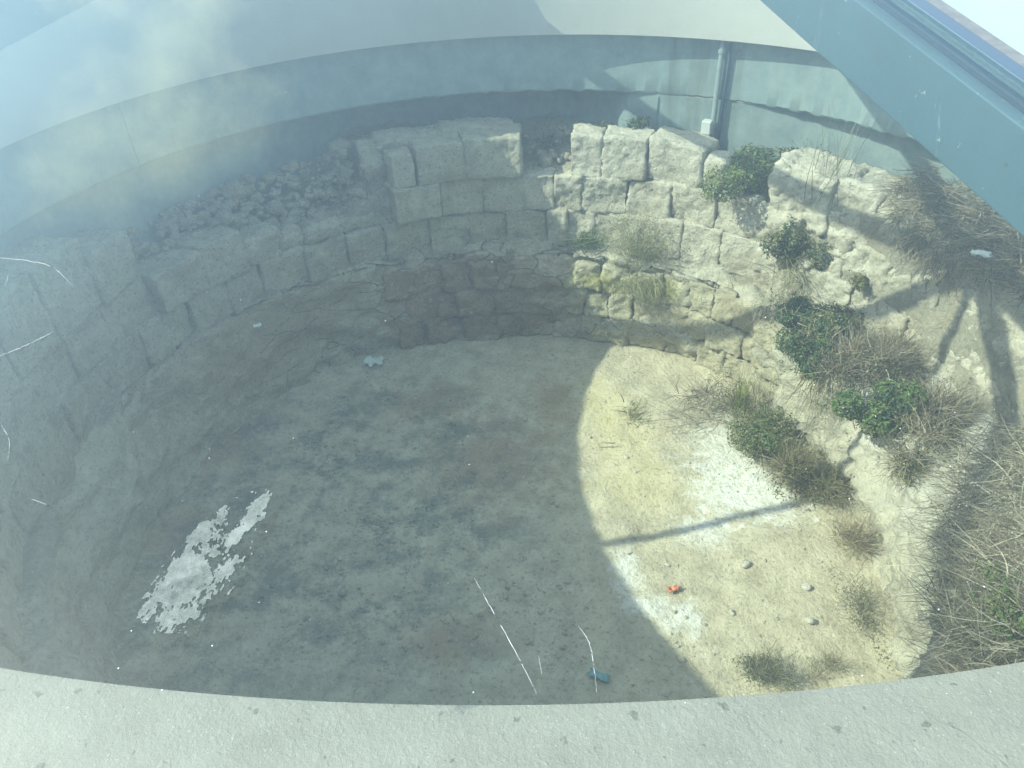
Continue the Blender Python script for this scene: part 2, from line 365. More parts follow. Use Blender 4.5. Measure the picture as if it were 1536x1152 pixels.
def mat_residue():
    mt, nt, bs = new_mat('residue'); N = NT(nt); bs.inputs['Roughness'].default_value = 0.8
    N.l(N.mix(N.ramp(N.noise(90, 6, 0.7), [(0.3, 0.0), (0.7, 1.0)]), (0.17, 0.215, 0.20), (0.28, 0.34, 0.315)), bs.inputs['Base Color'])
    tr = N.n('BsdfTransparent'); mx = N.n('MixShader')
    N.l(N.ramp(N.noise(60, 6, 0.75), [(0.32, 0.10), (0.62, 0.62)]), mx.inputs[0])
    N.l(tr.outputs[0], mx.inputs[1]); N.l(bs.outputs[0], mx.inputs[2]); N.l(mx.outputs[0], nt.nodes['Material Output'].inputs['Surface'])
    return mt
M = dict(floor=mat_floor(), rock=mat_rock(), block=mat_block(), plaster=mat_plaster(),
         pale=mat_block('weathered_sunlit_limestone', (0.48, 0.45, 0.37), (0.70, 0.665, 0.565)),  # limestone copy lightened for the sunlit blocks, brightness put into its colour
         core=mat_block('mortar_core', (0.27, 0.255, 0.205), (0.46, 0.435, 0.355)),
         tier=mat_concrete('tier_concrete', (0.16, 0.225, 0.24), (0.235, 0.305, 0.31), 0.45, True),
         low=mat_concrete('footing_concrete', (0.155, 0.21, 0.225), (0.23, 0.295, 0.295), 0.5, True),
         chalk=mat_block('pale_chalk', (0.60, 0.58, 0.52), (0.78, 0.76, 0.70)),
         brown_shaded=mat_block('brown_shaded_stone', (0.28, 0.20, 0.135), (0.41, 0.315, 0.225)), cream_sunlit=mat_block('cream_sunlit_stone', (0.42, 0.39, 0.27), (0.62, 0.58, 0.44)),  # brown copy for shaded courses, cream copy for sunny ones: light put into colour
         ledge=mat_ledge(), beam=mat_beam(), foliage=mat_foliage(), glass=mat_glass('skylight_glass', False), dusty_hazed=mat_glass('dusty_hazed_glass', True),
         gasket=mat_plain('blue_gasket', (0.012, 0.035, 0.075), 0.6), seal=mat_plain('brown_seal', (0.13, 0.105, 0.085), 0.8, var=0.4, scale=60),
         white=mat_plain('white_plastic', (0.50, 0.52, 0.51), 0.4, var=0.05), pipe=mat_plain('grey_pipe', (0.24, 0.29, 0.30), 0.35, var=0.15),
         orange=mat_plain('orange_plastic', (0.55, 0.19, 0.09), 0.5), teal=mat_plain('teal_wrapper', (0.16, 0.33, 0.35), 0.4),
         mint=mat_plain('pale_packet', (0.60, 0.68, 0.66), 0.35, var=0.2, scale=40), scratch=mat_plain('scratch', (0.55, 0.57, 0.56), 0.6, var=0.05),
         residue=mat_residue(), paving=mat_plain('paving', (0.36, 0.35, 0.32), 0.9, var=0.2, scale=3, bump=0.3),
         wood=mat_plain('dry_wood', (0.42, 0.36, 0.24), 0.8, var=0.3, scale=40))

# ------------------------------------------------------------------ setting
# ground outside, one sheet with a round hole, out to the horizon
n = 96; V = []; rr = [3.12, 3.6, 5, 10, 40, 200, 1500]
az = np.arange(n) * 360 / n
V = np.concatenate([P(az, r, 1.55)[:, None] for r in rr], 1).reshape(-1, 3)
mesh('ground', V, grid_faces(n, len(rr), True), M['paving'], kind='structure')

# pit floor
FLOOR_R = [(-180, 2.08), (-160, 2.1), (-110, 1.9), (-60, 1.88), (-30, 1.84), (-15, 1.77), (5, 1.69), (25, 1.70), (38, 1.85), (50, 1.90), (66, 1.86), (80, 1.88), (93, 1.88), (109, 1.94), (121, 2.02), (140, 2.08), (160, 2.08)]
def floor_h(V2):
    V2 = np.c_[V2[:, :2], np.zeros(len(V2))]
    return fbm(V2, 1.5, 2, 3) * 0.03 + fbm(V2, 8, 5, 3) * 0.010
N_AZ, N_R = 240, 64
az = np.arange(N_AZ) * 360 / N_AZ
t = np.linspace(0.02, 1.06, N_R)
A, T = np.meshgrid(az, t, indexing='ij')
V = P(A.ravel(), T.ravel() * lerp_az(FLOOR_R, A.ravel()), 0 * A.ravel())
V[:, 2] = floor_h(V) + np.where(np.abs(A.ravel() - 20) < 50, 0.04, 0.02) * np.clip((T.ravel() - 0.86) / 0.2, 0, 1) ** 2
Fc = grid_faces(N_AZ, N_R, True)[:, ::-1].tolist() + [[i * N_R for i in range(N_AZ)][::1]]
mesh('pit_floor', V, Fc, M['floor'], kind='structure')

# low rock-cut wall with its ledge
LIP_R = [(-180, 2.18), (-160, 2.15), (-110, 1.95), (-60, 1.86), (-45, 1.86), (-30, 1.82), (-15, 1.75), (5, 1.74), (28, 1.78), (45, 1.86), (66, 1.86), (80, 1.86), (94, 1.87), (121, 2.03), (141, 2.10), (154, 2.14), (168, 2.17)]
LIP_Z = [(-180, 0.72), (-90, 0.72), (-30, 0.66), (0, 0.60), (28, 0.60), (50, 0.66), (80, 0.69), (120, 0.70), (160, 0.72)]
BACK_R = [(-180, 2.36), (-60, 2.42), (-30, 2.36), (0, 2.30), (28, 2.14), (50, 2.08), (80, 2.06), (110, 2.10), (140, 2.22), (165, 2.32)]
NA, NZ1, NZ2 = 520, 26, 16
az = np.arange(NA) * 360 / NA
rF, rL, zL, rB = (lerp_az(tb, az) for tb in (FLOOR_R, LIP_R, LIP_Z, BACK_R))
rows = []
for s in np.linspace(-0.08, 1, NZ1):
    b = 0.04 * math.sin(max(s, 0) * math.pi)
    rows.append(np.stack([rF + (rL - rF) * s - 0.0 + b * np.sin(az * 0.2), zL * s], -1))
for s in np.linspace(0.04, 1.12, NZ2):
    rows.append(np.stack([rL + (rB - rL) * s, zL + 0.05 * s + 0 * az + 0.10 * s * (np.abs(az - 360) < 35) + 0.10 * s * (az < 25)], -1))
RZ = np.stack(rows, 1)                                            # az, row, (r, z)
A = np.repeat(az[:, None], RZ.shape[1], 1)
V = P(A.ravel(), RZ[..., 0].ravel(), RZ[..., 1].ravel())
nz = fbm(V * [1, 1, 1.8], 3.2, 3, 5, 0.6)
nz2 = fbm(V * [1, 1, 2.5], 11, 8, 3)
dr = (nz * 0.055 + nz2 * 0.015).reshape(A.shape)
rough_right = 1 + 0.45 * np.exp(-((np.mod(A + 180, 360) - 180 - 10) / 45) ** 2)
dr = dr * rough_right
top = np.zeros(RZ.shape[1]); top[NZ1:] = 1
V = P(A.ravel(), (RZ[..., 0] - dr * (1 - 0.7 * top)).ravel(), (RZ[..., 1] + dr * 0.9 * top).ravel())
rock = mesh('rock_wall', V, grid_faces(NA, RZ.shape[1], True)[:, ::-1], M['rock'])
tag(rock, 'low cracked rock-cut wall and ledge curving round the pit floor below the masonry', 'wall')

# ------------------------------------------------------------------ masonry
def rblock(a0, a1, z0, z1, rf, depth, seed, rad=0.006, amp=0.014, tilt=0.0, batter=0.0):
    """rounded, worn stone block following the curve of the wall"""
    am, zm = (a0 + a1) / 2, (z0 + z1) / 2
    half = np.array([abs(a1 - a0) * math.pi / 180 * rf / 2, depth / 2, (z1 - z0) / 2])
    step = 0.016
    nn = np.clip(np.ceil(half * 2 / step).astype(int), 4, 24)
    V = []; Fc = []
    for ax in range(3):
        b_, c_ = [k for k in range(3) if k != ax]
        for sg in (-1, 1):
            u = np.linspace(-1, 1, nn[b_] + 1); v = np.linspace(-1, 1, nn[c_] + 1)
            U, Q = np.meshgrid(u, v, indexing='ij')
            X = np.zeros((U.size, 3)); X[:, ax] = sg; X[:, b_] = U.ravel(); X[:, c_] = Q.ravel()
            base = sum(len(x) for x in V); V.append(X)
            f = grid_faces(nn[b_] + 1, nn[c_] + 1) + base
            if (sg > 0) == (ax == 1): f = f[:, ::-1]
            Fc.append(f)
    V = np.concatenate(V); Fc = np.concatenate(Fc)
    X = V * half; rad = min(rad, half.min() * 0.8)
    q = np.clip(X, -(half - rad), half - rad); d = X - q
    L = np.linalg.norm(d, axis=1, keepdims=True); nrm = np.where(L > 1e-9, d / np.maximum(L, 1e-9), np.sign(V) * (np.abs(V) > 0.999))
    X = np.where(L > 1e-9, q + nrm * rad, X)
    world = np.stack([am * 0.05 + X[:, 0], zm + X[:, 2], X[:, 1]], -1)
    g = fbm(world + seed * 3.7, 4.5, seed, 2) * 1.3; h = fbm(world + seed * 1.9, 17, seed, 4, 0.62)
    h2 = fbm(world + seed * 0.7, 42, seed, 2, 0.6)
    X = X + nrm * ((g * amp * 0.75) + h * amp * 0.38 + h2 * amp * 0.30)[:, None]
    s = 1 + batter * X[:, 2]
    zt = X[:, 2] + tilt * X[:, 0]
    aa = am - np.degrees(X[:, 0] / rf)
    r = rf + half[1] + X[:, 1] + batter * (zt)
    return P(aa, r, zm + zt), Fc.tolist()

# merge coincident edge vertices by a tiny rounding so shading stays smooth
def weld(V, Fc):
    k = np.round(V / 1e-5).astype(np.int64); _, first, inv = np.unique(k, axis=0, return_index=True, return_inverse=True)
    inv = inv.ravel(); return V[first], [[int(inv[i]) for i in f] for f in Fc]

wall = thing('masonry_wall', 'ruined ring of pale limestone blocks standing on the rock ledge inside the concrete ring', 'wall', P(90, 2.2, 0.68))
FRONT = [(-180, 2.18), (-60, 2.25), (-25, 2.22), (0, 2.14), (20, 2.06), (40, 2.02), (60, 2.0), (80, 1.99), (100, 2.0), (115, 2.05), (135, 2.12), (160, 2.18)]
TOPZ = [(-180, 1.40), (-60, 1.1), (-30, 1.15), (0, 1.22), (22, 1.34), (40, 1.34), (44, 1.16), (50, 1.17), (78, 1.21), (87, 1.18), (89, 1.21), (114, 1.20), (118, 1.14), (123, 0.98), (135, 1.03), (150, 1.15), (158, 1.22), (172, 1.38)]
# core: rubble and mortar body behind the faces
NA = 360; az = np.arange(NA) * 360 / NA
ft, tz = lerp_az(FRONT, az), lerp_az(TOPZ, az)
rows = [(ft + 0.0, 0 * az + 0.55)] + [(ft + 0.0 + 0.06 * s, 0.6 + (tz - 0.63) * s) for s in np.linspace(0, 1, 18)]
rise = lerp_az([(-180, 0.12), (-30, 0.12), (10, 0.10), (40, 0.05), (60, 0.12), (80, 0.22), (87, 0.2), (90, 0.1), (115, 0.25), (125, 0.42), (140, 0.32), (155, 0.16)], az)
rows += [(ft + 0.1 + (2.85 - ft - 0.1) * s, tz - 0.02 + rise * s) for s in np.linspace(0.05, 1, 14)]
RZ = np.stack([np.stack(q, -1) for q in rows], 1)
A = np.repeat(az[:, None], RZ.shape[1], 1)
V = P(A.ravel(), RZ[..., 0].ravel(), RZ[..., 1].ravel())
d = fbm(V, 7, 4, 4) * 0.03
V = P(A.ravel(), RZ[..., 0].ravel() - d, RZ[..., 1].ravel() + d * 0.8)
mesh('wall_core', V, grid_faces(NA, RZ.shape[1], True)[:, ::-1], M['core'], wall)

seedc = [10]
def put(a0, a1, z0, z1, rf=None, depth=0.24, mat='block', **kw):
    seedc[0] += 1
    if rf is None: rf = float(lerp_az(FRONT, (a0 + a1) / 2)) + 0.07 * (z0 - 0.68)
    g_ = random.Random(seedc[0] * 7 + 1)
    rf += g_.uniform(-0.010, 0.010); kw.setdefault('tilt', g_.uniform(-0.035, 0.035)); kw.setdefault('batter', g_.uniform(-0.03, 0.06))
    a0 -= g_.uniform(0.0, 0.35); a1 += g_.uniform(0.0, 0.35); z0 -= 0.018
    V, Fc = rblock(a0, a1, z0, z1, rf, depth, seedc[0], **kw)
    V, Fc = weld(V, Fc)
    return mesh('stone_block', V, Fc, M[mat], wall)
# the pier that still stands to its full height
for a0, a1, z1, dep in ((89.0, 99.4, 1.455, 0.34), (99.9, 108.4, 1.45, 0.32), (109.2, 113.0, 1.42, 0.16)):
    put(a0, a1, 1.215, z1, 1.99, dep, amp=0.016)
put(89.6, 102, 1.26, 1.462, 2.20, 0.24, amp=0.03); put(101, 113, 1.26, 1.455, 2.18, 0.25, amp=0.03); put(112.8, 116.5, 1.15, 1.44, 2.16, 0.24, amp=0.04)
put(104.9, 113.6, 1.0, 1.205, 1.955, 0.26, amp=0.012)
put(96.5, 104.6, 0.98, 1.205, 2.005, amp=0.014); put(88.9, 96.2, 0.97, 1.205, 2.0, amp=0.014)
# upright blocks and the courses to the right of the pier
put(73.9, 79.4, 1.20, 1.455, 2.02, 0.22, 'pale', rad=0.008, amp=0.022); put(65.7, 73.6, 1.20, 1.455, 2.02, 0.24, 'pale', rad=0.008, amp=0.022)
put(55.9, 65.2, 1.19, 1.44, 2.03, 0.26, 'pale', tilt=-0.12, rad=0.008, amp=0.022); put(51.0, 55.6, 1.16, 1.40, 2.05, 0.2, 'pale', rad=0.06, amp=0.022)
for a0, a1 in ((82.6, 88.6), (77.4, 82.3), (68.7, 77.1), (60.5, 68.4), (52.0, 60.2), (45.0, 51.7)):
    put(a0, a1, 0.965, 1.19, mat='pale', amp=0.024)
for a0, a1 in ((107.5, 115.5), (99.5, 107.2), (92, 99.2), (84.3, 91.7), (80, 84.0), (74.6, 79.7), (66, 74.3), (57.6, 65.7), (49.9, 57.3), (42.5, 49.6)):
    put(a0, a1, 0.70, 0.955, mat='pale' if a1 < 86 else 'block', amp=0.022)
# weathered stones to the right
for a0, a1, z0, z1, rf, dep in ((33.2, 41.5, 1.16, 1.44, 2.06, 0.30), (26.5, 33.0, 1.14, 1.42, 2.09, 0.30), (20.3, 26.2, 1.12, 1.41, 2.12, 0.28), (13, 20.0, 1.10, 1.38, 2.14, 0.26), (5, 12.7, 1.06, 1.34, 2.17, 0.26), (-4, 4.7, 1.05, 1.30, 2.2, 0.25),
                            (37.0, 44.6, 0.93, 1.15, 2.03, 0.25), (29.0, 36.7, 0.9, 1.15, 2.06, 0.25), (21, 28.7, 0.9, 1.13, 2.09, 0.25), (12.5, 20.7, 0.88, 1.11, 2.12, 0.25), (3.5, 12.2, 0.86, 1.08, 2.15, 0.25), (-6, 3.2, 0.85, 1.06, 2.19, 0.25),
                            (34.0, 42.2, 0.66, 0.92, 2.0, 0.25), (25, 33.7, 0.64, 0.9, 2.03, 0.25), (15, 24.7, 0.64, 0.89, 2.07, 0.25), (6, 14.7, 0.64, 0.87, 2.12, 0.25), (-4, 5.7, 0.64, 0.85, 2.17, 0.25)):
    put(a0 - 0.9, a1 + 0.9, z0 - 0.03, z1 + 0.015, rf, dep, 'pale', rad=0.03, amp=0.045)
a = -6.5
while a > -66:
    w = 8 + 3 * random.Random(a).random()
    put(a - w, a - 0.3, 0.65, 0.88, amp=0.02); put(a - w + 3, a + 2.6, 0.89, 1.12, amp=0.02); a -= w
# left-hand courses, their tops stepping up to the big blocks at the far left
for a0, a1, z1 in ((175.5, 184, 1.55), (166.4, 175.1, 1.55), (159.0, 166.0, 1.45), (184.4, 192, 1.55), (192.4, 200, 1.5), (200.4, 209, 1.5), (209.4, 218, 1.48), (218.4, 227, 1.5)):
    put(a0, a1, 1.20, z1, float(lerp_az(FRONT, a0)) + 0.0, 0.26, rad=0.008, amp=0.022)
for a0, a1, z1 in ((141.3, 148.6, 1.19), (135.2, 141.0, 1.12), (149.0, 157.6, 1.17)):
    put(a0, a1, 0.95, z1, float(lerp_az(FRONT, a0)) - 0.01, 0.26, rad=0.008, amp=0.022)
rr_ = random.Random(3)
for z0, z1, lo in ((0.71, 0.945, 116), (0.95, 1.19, 158)):
    a = lo + 0.3
    while a < 235:
        w = rr_.uniform(6.5, 9.5); put(a, a + w - 0.4, z0, z1 - rr_.uniform(0, 0.01), amp=0.02, rad=0.007); a += w
for a0, a1 in ((116.5, 123), (123.4, 130), (130.3, 135)):
    put(a0, a1, 0.95, 1.0 + 0.05 * rr_.random(), amp=0.03, rad=0.05)

# small worn courses built into the lower rock wall
lw = random.Random(12)
for z0, z1 in ((0.02, 0.21), (0.22, 0.42), (0.43, 0.635)):
    a = 27 + lw.uniform(0, 3)
    while a < 114:
        w = lw.uniform(4.0, 9.0); am = a + w / 2; zm = (z0 + z1) / 2
        r_ = float(lerp_az(FLOOR_R, am)) * (1 - zm / 0.69) + float(lerp_az(LIP_R, am)) * zm / 0.69
        seedc[0] += 1
        V, Fc = rblock(a, a + w - 0.15, z0 + lw.uniform(-0.015, 0.01), z1 + lw.uniform(-0.02, 0.01), r_ - 0.012 + 0.016 * max(0, (am - 95) / 19) + lw.uniform(-0.016, 0.016), 0.16, seedc[0], rad=0.012, amp=0.036, tilt=lw.uniform(-0.06, 0.06), batter=lw.uniform(-0.02, 0.12))
        V, Fc = weld(V, Fc); mesh('stone_block', V, Fc, M['brown_shaded' if am > 82 else 'cream_sunlit'], rock); a += w
# loose rubble heaped on the broken wall top: nobody could count it
def pebble(c, s, seed, flat=0.75):
    g = np.random.default_rng(seed)
    V = []; Fc = []
    t_ = (1 + 5 ** .5) / 2
    ico = np.array([(-1, t_, 0), (1, t_, 0), (-1, -t_, 0), (1, -t_, 0), (0, -1, t_), (0, 1, t_), (0, -1, -t_), (0, 1, -t_), (t_, 0, -1), (t_, 0, 1), (-t_, 0, -1), (-t_, 0, 1)], float)
    ico /= np.linalg.norm(ico[0])
    fi = [(0,11,5),(0,5,1),(0,1,7),(0,7,10),(0,10,11),(1,5,9),(5,11,4),(11,10,2),(10,7,6),(7,1,8),(3,9,4),(3,4,2),(3,2,6),(3,6,8),(3,8,9),(4,9,5),(2,4,11),(6,2,10),(8,6,7),(9,8,1)]
    ico = ico * (1 + g.uniform(-0.28, 0.28, (12, 1)))
    a = g.uniform(0, 6.28); ca, sa = math.cos(a), math.sin(a)
    X = ico * [g.uniform(.8, 1.3), g.uniform(.7, 1.0), flat]
    X = np.stack([X[:, 0] * ca - X[:, 1] * sa, X[:, 0] * sa + X[:, 1] * ca, X[:, 2]], -1)
    return X * s + c, np.array(fi)
def pile(pts, sizes, seed, flat=0.75):
    V = []; Fc = []; b = 0
    for i, (c, s) in enumerate(zip(pts, sizes)):
        v, f = pebble(c, s, seed + i, flat); V.append(v); Fc.append(f + b); b += len(v)
    return np.concatenate(V), np.concatenate(Fc)
pts = []; sz = []
for i in range(900):
    a = rng.uniform(78, 160) if i % 3 else rng.uniform(114, 150)
    s_ = rng.uniform(0, 1); f_ = float(lerp_az(FRONT, a)); r = f_ + 0.12 + (2.42 - f_ - 0.12) * s_
    z = float(lerp_az(TOPZ, a)) - 0.03 + float(np.interp(a, az, rise)) * s_
    if 88 < a < 118: continue
    if 50 < a < 81 and s_ < 0.3: continue
    pts.append(P(a, r, z)); sz.append(rng.gamma(2.0, 0.009) + 0.006)
V, Fc = pile(pts, sz, 100)
mesh('rubble', V, Fc, M['core'], kind='stuff', smooth=False)
# ------------------------------------------------------------------ concrete ring
ring = thing('concrete_ring_wall', 'round stepped concrete ring with white plastered upper band enclosing the ruin', 'wall', P(90, 2.4, 1.1))
def lathe(name, prof, mat, parent, n=256, jag=None, closed=False):
    """prof: list of (r or callable(az), z or callable(az))"""
    az = np.arange(n) * 360 / n
    cols = [P(az, q[0](az) if callable(q[0]) else q[0], q[1](az) if callable(q[1]) else q[1] + 0 * az) for q in prof]
    V = np.stack(cols, 1).reshape(-1, 3); k = len(prof)
    f = grid_faces(n, k, True)
    if closed:
        i = np.arange(n); f = np.concatenate([f, np.stack([i * k + k - 1, ((i + 1) % n) * k + k - 1, ((i + 1) % n) * k, i * k], -1)])
    return mesh(name, V, f, mat, parent, smooth=False)
def smooth_by_angle(o, ang=40):
    o.data.polygons.foreach_set('use_smooth', np.full(len(o.data.polygons), True))
    me = o.data; me.set_sharp_from_angle(angle=R_(ang))
def edge_jag(z0, amp, seed):
    def f(az):
        pts = np.stack([az * 0.35, 0 * az, 0 * az], -1)
        return z0 + fbm(pts, 1.0, seed, 4, 0.8) * amp * lerp_az([(20, 0.7), (90, 0.7), (112, 0.12), (200, 0.1)], az)
    return f
LEDGE_Z = 2.47
rimR = lambda a: lerp_az([(-180, 2.47), (-60, 2.47), (0, 2.44), (45, 2.37), (60, 2.36), (82, 2.35), (91, 2.315), (95, 2.235), (135, 2.25), (146, 2.42), (150, 2.47)], a)  # unseen back-left rim drawn inward, shaped to keep sun off the band below
o = lathe('upper_band', [(rimR, LEDGE_Z - 0.006), (2.29, 2.015), (2.288, 2.0), (2.75, 2.0)], M['plaster'], ring); smooth_by_angle(o)
o = lathe('rim_ledge', [(lambda a: rimR(a) + 0.0005, LEDGE_Z - 0.006), (lambda a: rimR(a) + 0.002, LEDGE_Z - 0.0015), (lambda a: rimR(a) + 0.007, LEDGE_Z), (2.8, LEDGE_Z), (3.1, LEDGE_Z - 0.01), (3.11, LEDGE_Z - 0.02), (3.11, 1.5)], M['ledge'], ring, 720); smooth_by_angle(o)
o = lathe('middle_tier', [(2.38, 1.999), (2.38, 1.9), (2.378, 1.75), (2.375, edge_jag(1.648, 0.010, 3)), (2.385, edge_jag(1.636, 0.014, 3)), (2.95, 1.636)], M['tier'], ring, 720); smooth_by_angle(o)
lowR = lambda a: 2.377 + lerp_az([(-180, .05), (-60, .20), (0, .20), (20, .17), (40, .085), (52, .018), (58, .004), (66, .004), (71, .03), (76, .20), (84, .42), (112, .42), (121, .28), (130, .09), (150, .055)], a)
o = lathe('footing', [(lowR, 1.634), (lowR, 1.4), (lowR, 1.2), (lowR, 0.7)], M['low'], ring, 720); smooth_by_angle(o)
# formwork joints: thin raised seams
for a, z0, z1, r in ((149.5, 1.66, 1.98, 2.374), (66.5, 1.25, 1.62, 2.376)):
    L = []
    for k in range(8):
        za, zb = z0 + (z1 - z0) * k / 8, z0 + (z1 - z0) * (k + 1) / 8
        w = 0.05 + 0.05 * ((k * 37) % 5) / 5
        L.append([P(a - w, r - 0.004, za), P(a + w, r - 0.004, za), P(a + w, r + 0.02, za), P(a - w, r + 0.02, za), P(a - w, r - 0.004, zb), P(a + w, r - 0.004, zb), P(a + w, r + 0.02, zb), P(a - w, r + 0.02, zb)])
    V, Fc = boxes(L); mesh('formwork_seam', V, Fc, M['tier'], ring, smooth=False)

# drain pipe and junction box
dp = thing('drain_pipe', 'thin vertical grey drain pipe fixed to the concrete ring behind the white box', 'pipe', P(57.2, 2.345, 1.25))
V, Fc = tube([P(57.2, 2.345, z) for z in np.linspace(1.22, 1.985, 10)], 0.017, 14); mesh('pipe_tube', V, Fc, M['pipe'], dp)
for z in (1.93, 1.5):
    V, Fc = tube([P(57.2, 2.345, z - 0.012), P(57.2, 2.345, z + 0.012)], 0.023, 14); mesh('pipe_collar', V, Fc, M['pipe'], dp, smooth=False)
V, Fc = tube([P(56.1, 2.355, z) for z in (1.25, 1.6, 1.98)], 0.008, 8); mesh('cable', V, Fc, M['gasket'], dp)
bx = at_r(1061, 190, 2.33)
jb = thing('junction_box', 'small white electrical box beside the drain pipe above the stones', 'electrical box', bx)
def obox(c, ex, ey, hx, hy, hz):
    ez = np.array([0, 0, 1.0]); L = [c + ex * sx * hx + ey * sy * hy + ez * sz * hz for sz in (-1, 1) for sx, sy in ((-1, -1), (1, -1), (1, 1), (-1, 1))]
    return boxes([L])
ab = R_(58.5); er = np.array([math.cos(ab), math.sin(ab), 0]); et = np.array([-er[1], er[0], 0])
V, Fc = obox(bx, et, er, 0.033, 0.03, 0.042); o = mesh('box_body', V, Fc, M['white'], jb, smooth=False)
bm_ = o.modifiers.new('bevel', 'BEVEL'); bm_.width = 0.008; bm_.segments = 3
V, Fc = obox(bx - er * 0.033, et, er, 0.029, 0.004, 0.038); o = mesh('box_lid', V, Fc, M['white'], jb, smooth=False)
bm_ = o.modifiers.new('bevel', 'BEVEL'); bm_.width = 0.003; bm_.segments = 2

# ------------------------------------------------------------------ glass skylight: flat octagonal pyramid
sk = thing('glass_skylight', 'low eight-sided glass skylight with grey steel rafters over the round pit', 'skylight', (CX, CY, LEDGE_Z))
BAZ = 283.02; ZA = 3.158; SL = 0.238; BH = 0.088; BW = 0.026; RB = 2.98
def beam_pt(a, r, w, dz):
    t_ = R_(a); e = np.array([math.cos(t_), math.sin(t_)]); q = np.array([-e[1], e[0]])
    return np.array([CX + e[0] * r + q[0] * w, CY + e[1] * r + q[1] * w, ZA - SL * r + dz])
def bar(a, w0, w1, d0, d1, ra=0.07, rb=RB):
    return boxes([[beam_pt(a, r, w, dz) for dz in (d0, d1) for r, w in ((ra, w0), (ra, w1), (rb, w1), (rb, w0))]])
for k in range(8):
    a = BAZ - 45 * k
    V, Fc = bar(a, -BW, BW - 0.006, 0, BH); o = mesh('rafter', V, Fc, M['beam'], sk, smooth=False)
    b_ = o.modifiers.new('bevel', 'BEVEL'); b_.width = 0.002; b_.segments = 2
    V, Fc = bar(a, -0.008, 0.012, BH + 0.0005, BH + 0.006, 0.09); mesh('seal', V, Fc, M['gasket'], o, smooth=False)
    if k == 2: continue
    V, Fc = bar(a, BW - 0.0055, BW + 0.030, BH - 0.012, BH + 0.004, 0.14); mesh('gasket', V, Fc, M['gasket'], o, smooth=False)
    V, Fc = bar(a, BW + 0.0305, BW + 0.048, BH - 0.010, BH + 0.005, 0.16); mesh('edge_seal', V, Fc, M['seal'], o, smooth=False)
V, Fc = tube([(CX, CY, ZA - 0.04), (CX, CY, ZA + BH - 0.01)], 0.09, 8); mesh('hub', V, Fc, M['beam'], sk, smooth=False)
GT, G0 = 0.012, BH + 0.007
def pane_corner(a, r, w, top): 
    q = beam_pt(a, r, w, G0 + (GT if top else 0)); return q
pane_near = None
for k in range(8):
    a = BAZ - 45 * k
    c = [[pane_corner(a, 0.03, -0.004, t_), pane_corner(a - 45, 0.03, 0.004, t_), pane_corner(a - 45, RB - 0.02, 0.004, t_), pane_corner(a, RB - 0.02, -0.004, t_)] for t_ in (0, 1)]
    V, Fc = boxes([c[0] + c[1]])
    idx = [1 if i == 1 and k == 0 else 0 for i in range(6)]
    o = mesh('glass_pane', V, Fc, [M['glass'], M['dusty_hazed']], sk, smooth=False, idx=idx)
    if k == 0: pane_near = o; PC = c[1]
    e0, e1 = beam_pt(a, RB - 0.02, -0.004, 0), beam_pt(a - 45, RB - 0.02, 0.004, 0)
    L = [[]]
    ez = np.array([0, 0, 1.0]); inn = np.array([CX, CY, 0]) - (e0 + e1) / 2; inn[2] = 0; inn /= np.linalg.norm(inn)
    zb, zt = LEDGE_Z - 0.008, e0[2] + G0 - 0.001
    q0, q1 = e0.copy(), e1.copy(); L = []
    for z in (zb, zt):
        for q in (q0, q1, q1 + inn * 0.05, q0 + inn * 0.05): L.append(np.array([q[0], q[1], z]))
    V, Fc = boxes([L]); mesh('base_frame', V, Fc, M['beam'], sk, smooth=False)
PN = np.cross(PC[1] - PC[0], PC[3] - PC[0]); PN /= np.linalg.norm(PN)
if PN[2] < 0: PN = -PN
def at_pane(px, py, lift=0.0006):
    d = ray(px, py); t_ = ((PC[0] + PN * lift - CAM) @ PN) / (d @ PN); return CAM + d * t_
def on_pane_ribbon(pts, w):
    Q = np.array([at_pane(*q) for q in pts]); V = []; Fc = []
    for i in range(len(Q)):
        t_ = Q[min(i+1, len(Q)-1)] - Q[max(i-1, 0)]; s_ = np.cross(PN, t_); s_ /= np.linalg.norm(s_)
        ww = 0.24 * w * (0.25 + 0.75 * math.sin(math.pi * (i + 0.5) / len(Q))) * (0.35 + 1.1 * abs(noise.noise(Vector((i * 0.45, pts[0][0], pts[0][1])))) * 1.6)
        V += [Q[i] - s_ * ww, Q[i] + s_ * ww, Q[i] + s_ * ww + PN * 0.0004, Q[i] - s_ * ww + PN * 0.0004]
    for i in range(len(Q) - 1):
        if noise.noise(Vector((i * 0.37, pts[0][1] * 1.3, 5.5))) < -0.42: continue
        for k in range(4): Fc.append([i*4+k, (i+1)*4+k, (i+1)*4+(k+1) % 4, i*4+(k+1) % 4])
    return V, Fc
def curve(pts, n=24, wob=0.0):
    pts = np.array(pts, float); x = np.linspace(0, len(pts) - 1, n); out = []
    for t_ in x:
        i = min(int(t_), len(pts) - 2); u = t_ - i
        p0 = pts[max(i-1, 0)]; p1 = pts[i]; p2 = pts[i+1]; p3 = pts[min(i+2, len(pts)-1)]
        out.append(0.5 * ((2*p1) + (-p0+p2)*u + (2*p0-5*p1+4*p2-p3)*u*u + (-p0+3*p1-3*p2+p3)*u**3) + rng.normal(0, wob, pts.shape[1]))
    return np.array(out)
